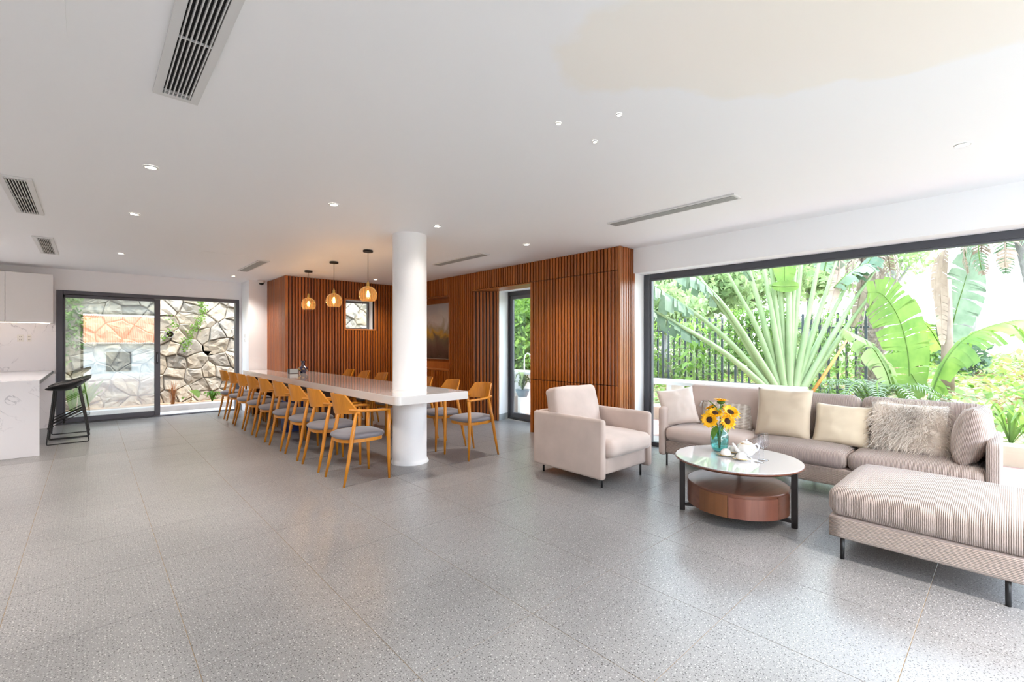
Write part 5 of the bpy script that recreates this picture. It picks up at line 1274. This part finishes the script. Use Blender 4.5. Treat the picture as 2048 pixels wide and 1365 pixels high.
# strappy lily clumps on the planter
for k, (u, v, tt, lb) in enumerate(((2020, 870, 4.9, 'strap-leaved lily clump right of the sofa, left one'), (2060, 860, 4.9, 'strap-leaved lily clump at the right picture edge'))):
    q0 = at_px(u, v, tt); q0.x = max(q0.x, 7.35); q0.z = .14; t = thing('lily_clump', lb, 'plant', tuple(q0))
    for j in range(16):
        a = random.uniform(0, 2*PI); r = random.uniform(.12, .4); h_ = random.uniform(.25, .5); c, s = math.cos(a), math.sin(a)
        bigleaf('leaf', [(0, 0, 0), (c*r*.4, s*r*.4, h_*.7), (c*r*.8, s*r*.8, h_), (c*r*1.2, s*r*1.2, h_*.75)], .022, M['leaf_bright'], t)
# trees behind
def tree(u, t, h, r, crown, mat, label, lean=0, n=4200, size=.10, trunkmat='bark_grey', group='trees beyond the fence', branches=4):
    b0 = at_px(u, 700, t); b0.z = gz(b0.x, b0.y)-.1; T = thing('garden_tree', label, 'tree', tuple(b0)); T['group'] = group
    obj('trunk', tube(B(), [(0, 0, 0), (lean*.3, .05, h*.4), (lean, 0, h)], [r*1.15, r, r*.7], 12), M[trunkmat], T, True)
    for k in range(branches):
        a = 2*PI*k/branches+u; c, s = math.cos(a), math.sin(a); obj('branch', tube(B(), [(lean*.7, 0, h*.75), (lean+c*crown*.35, s*crown*.35, h*1.0), (lean+c*crown*.8, s*crown*.8, h*1.15)], [r*.45, r*.3, r*.12], 6), M[trunkmat], T, True)
    if n:
        leaf_cloud('foliage', M[mat], T, (lean, 0, h*1.12), (crown, crown, crown*.6), n, size, seedoff=u, shell=.35)
    return T
tree(1935, 12.5, 7.0, .17, 1.6, 'leaf_pale', 'straight grey trunk rising in front of the bright sky', n=0, branches=0)
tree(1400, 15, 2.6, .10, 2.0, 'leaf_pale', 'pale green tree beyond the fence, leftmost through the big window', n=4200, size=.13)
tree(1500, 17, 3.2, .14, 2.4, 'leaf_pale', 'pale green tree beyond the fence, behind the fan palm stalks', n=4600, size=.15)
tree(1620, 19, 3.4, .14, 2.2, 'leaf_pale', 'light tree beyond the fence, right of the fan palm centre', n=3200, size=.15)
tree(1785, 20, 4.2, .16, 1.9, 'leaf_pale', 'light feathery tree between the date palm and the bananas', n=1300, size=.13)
tree(1330, 12.5, 1.9, .08, 1.2, 'leaf_pale', 'small pale tree behind the left end of the fence', n=2600, size=.10)
tree(1045, 15, 2.8, .12, 2.2, 'leaf', 'green tree seen through the slim glass door', n=6500, size=.11)
tree(1180, 17, 3.0, .12, 2.4, 'leaf', 'green tree behind the slatted pillar', n=3000, size=.14)
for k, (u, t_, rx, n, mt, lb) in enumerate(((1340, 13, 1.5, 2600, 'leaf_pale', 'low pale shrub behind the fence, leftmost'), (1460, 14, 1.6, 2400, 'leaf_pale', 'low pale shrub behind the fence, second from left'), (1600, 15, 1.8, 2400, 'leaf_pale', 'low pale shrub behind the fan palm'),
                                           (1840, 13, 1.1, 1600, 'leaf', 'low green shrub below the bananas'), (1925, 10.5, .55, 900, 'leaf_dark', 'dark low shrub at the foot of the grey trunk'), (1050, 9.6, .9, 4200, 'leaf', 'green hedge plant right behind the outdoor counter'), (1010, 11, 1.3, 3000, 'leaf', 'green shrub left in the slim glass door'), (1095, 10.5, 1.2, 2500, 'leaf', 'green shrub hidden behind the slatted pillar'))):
    q = at_px(u, 700, t_); q.z = gz(q.x, q.y); T = thing('garden_shrub', lb, 'shrub', tuple(q)); T['group'] = 'shrubs in the garden'
    hh = 2.2 if u < 1100 else .75
    leaf_cloud('foliage', M[mt], T, (0, 0, hh*.5), (rx, rx*.8, hh*.75), n, .07, shell=.3, seedoff=k); obj('stem', tube(B(), [(0, 0, -.1), (.05, 0, hh*.7)], .03, 6), M['bark'], T, True)
# brown hanging fronds, top right
q = at_px(2010, 440, 7.5); HP = thing('hanging_palm', 'withered palm crown with hanging brown-blue fronds at upper right', 'palm', (q.x, q.y, 0))
obj('trunk', tube(B(), [(.45, -.45, .2), (.35, -.35, 1.8), (.1, -.1, 3.3)], [.09, .08, .07], 10), M['bark_grey'], HP, True)
for k in range(10):
    a = 2*PI*k/10; c, s = math.cos(a), math.sin(a); pinnate(HP, [(0, 0, 3.3), (c*.35, s*.35, 3.2), (c*.5, s*.5, 2.85), (c*.45, s*.45, 2.45)], .28, 'dead' if k % 2 else 'leaf_blue', n=24, seed=k+80, droop=.8)
# distant slope of trees to close the horizon
for k, (x, y, h_, lb) in enumerate(((36, 31, 1.5, 'distant round tree far behind the left end of the fence'), (40, 24, 1.7, 'distant round tree far behind the fan palm, left'), (36, 17, 1.5, 'distant round tree far behind the fan palm, right'),
                                    (41, 10.5, 1.3, 'distant round tree far behind the date palm'), (44, 3, .5, 'low distant bush on the horizon right of the bananas'), (46, -4, .4, 'low distant bush on the horizon at the right picture edge'), (44, -11, .4, 'low distant bush beyond the right picture edge'))):
    T = thing('distant_tree', lb, 'tree', (x, y, gz(x, y)-.2)); obj('trunk', tube(B(), [(0, 0, 0), (0, 0, h_)], .15, 6), M['bark_grey'], T, True)
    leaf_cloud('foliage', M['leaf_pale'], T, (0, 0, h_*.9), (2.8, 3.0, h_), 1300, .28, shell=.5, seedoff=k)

# ---- the house facing the terrace behind the camera (it shows in the door glass)
H_ = thing('neighbour_house', 'white house with orange tiled roof reflected in the sliding door glass', 'house', (2.5, -12, -1.1))
wm = simple('house_white', (.56, .57, .60), .8)
obj('wall', box(-4, 5, -4, 0, -.1, 2.35), wm, H_); obj('window', box(-1.9, -.9, .0, .04, .9, 1.9), M['frame'], H_); obj('door', box(.2, 1.2, 0, .04, 0, 2.0), M['frame'], H_); obj('window', box(2.4, 3.6, .0, .04, .9, 1.9), M['frame'], H_)
rm = simple('roof_tile', (.62, .20, .09), .8, var=.25, vscale=9, world=True)
V, F = [], []
for j in range(11):
    z0, z1 = 2.32+j*.135, 2.32+(j+1)*.135+.03; y0, y1 = .55-j*.23, .55-(j+1)*.23
    for i in range(100):
        x0 = -4.2+i*.094; xa = [x0, x0+.024, x0+.047, x0+.07, x0+.094]; hz = [0, .03, .04, .03, 0]; b0 = len(V)
        for q in range(5): V += [(xa[q], y0, z0+hz[q]+.03), (xa[q], y1, z1+hz[q])]
        for q in range(4): F.append((b0+2*q, b0+2*q+2, b0+2*q+3, b0+2*q+1))
o = pyobj('roof', V, F, rm, H_); o['kind'] = 'stuff'
obj('gable', prism(B(), [(-4, -4), (5, -4), (5, -.1), (-4, -.1)], 2.3, 2.35), wm, H_)
struct(obj('ground', box(-14, 5.15, -6, -1.8, -.3, -.03), simple('lawn_terrace', (.36, .345, .32), .9, var=.2, world=True)))
struct(obj('ground', box(-18, 12, -34, -6, -1.5, -1.13), simple('lower_lawn', (.34, .36, .22), .9, var=.2, world=True)))
struct(obj('ground', box(-14, -4.2, -1.6, 20, -.3, -.03), simple('side_lawn', (.30, .34, .18), .9, var=.2, world=True)))
for k, x in enumerate((-7, -3.5, 9.5)):
    T = thing('yard_tree', ('leafy tree left of the neighbour house, far one', 'leafy tree beside the neighbour house', 'leafy tree right of the neighbour house')[k], 'tree', (x, -13.5, -1.2)); obj('trunk', tube(B(), [(0, 0, 0), (0, 0, 2.5)], .15, 8), M['bark'], T, True)
    leaf_cloud('foliage', M['leaf'], T, (0, 0, 3.6), (2.0, 2.0, 1.8), 2500, .16)
print('objects', len(bpy.data.objects))
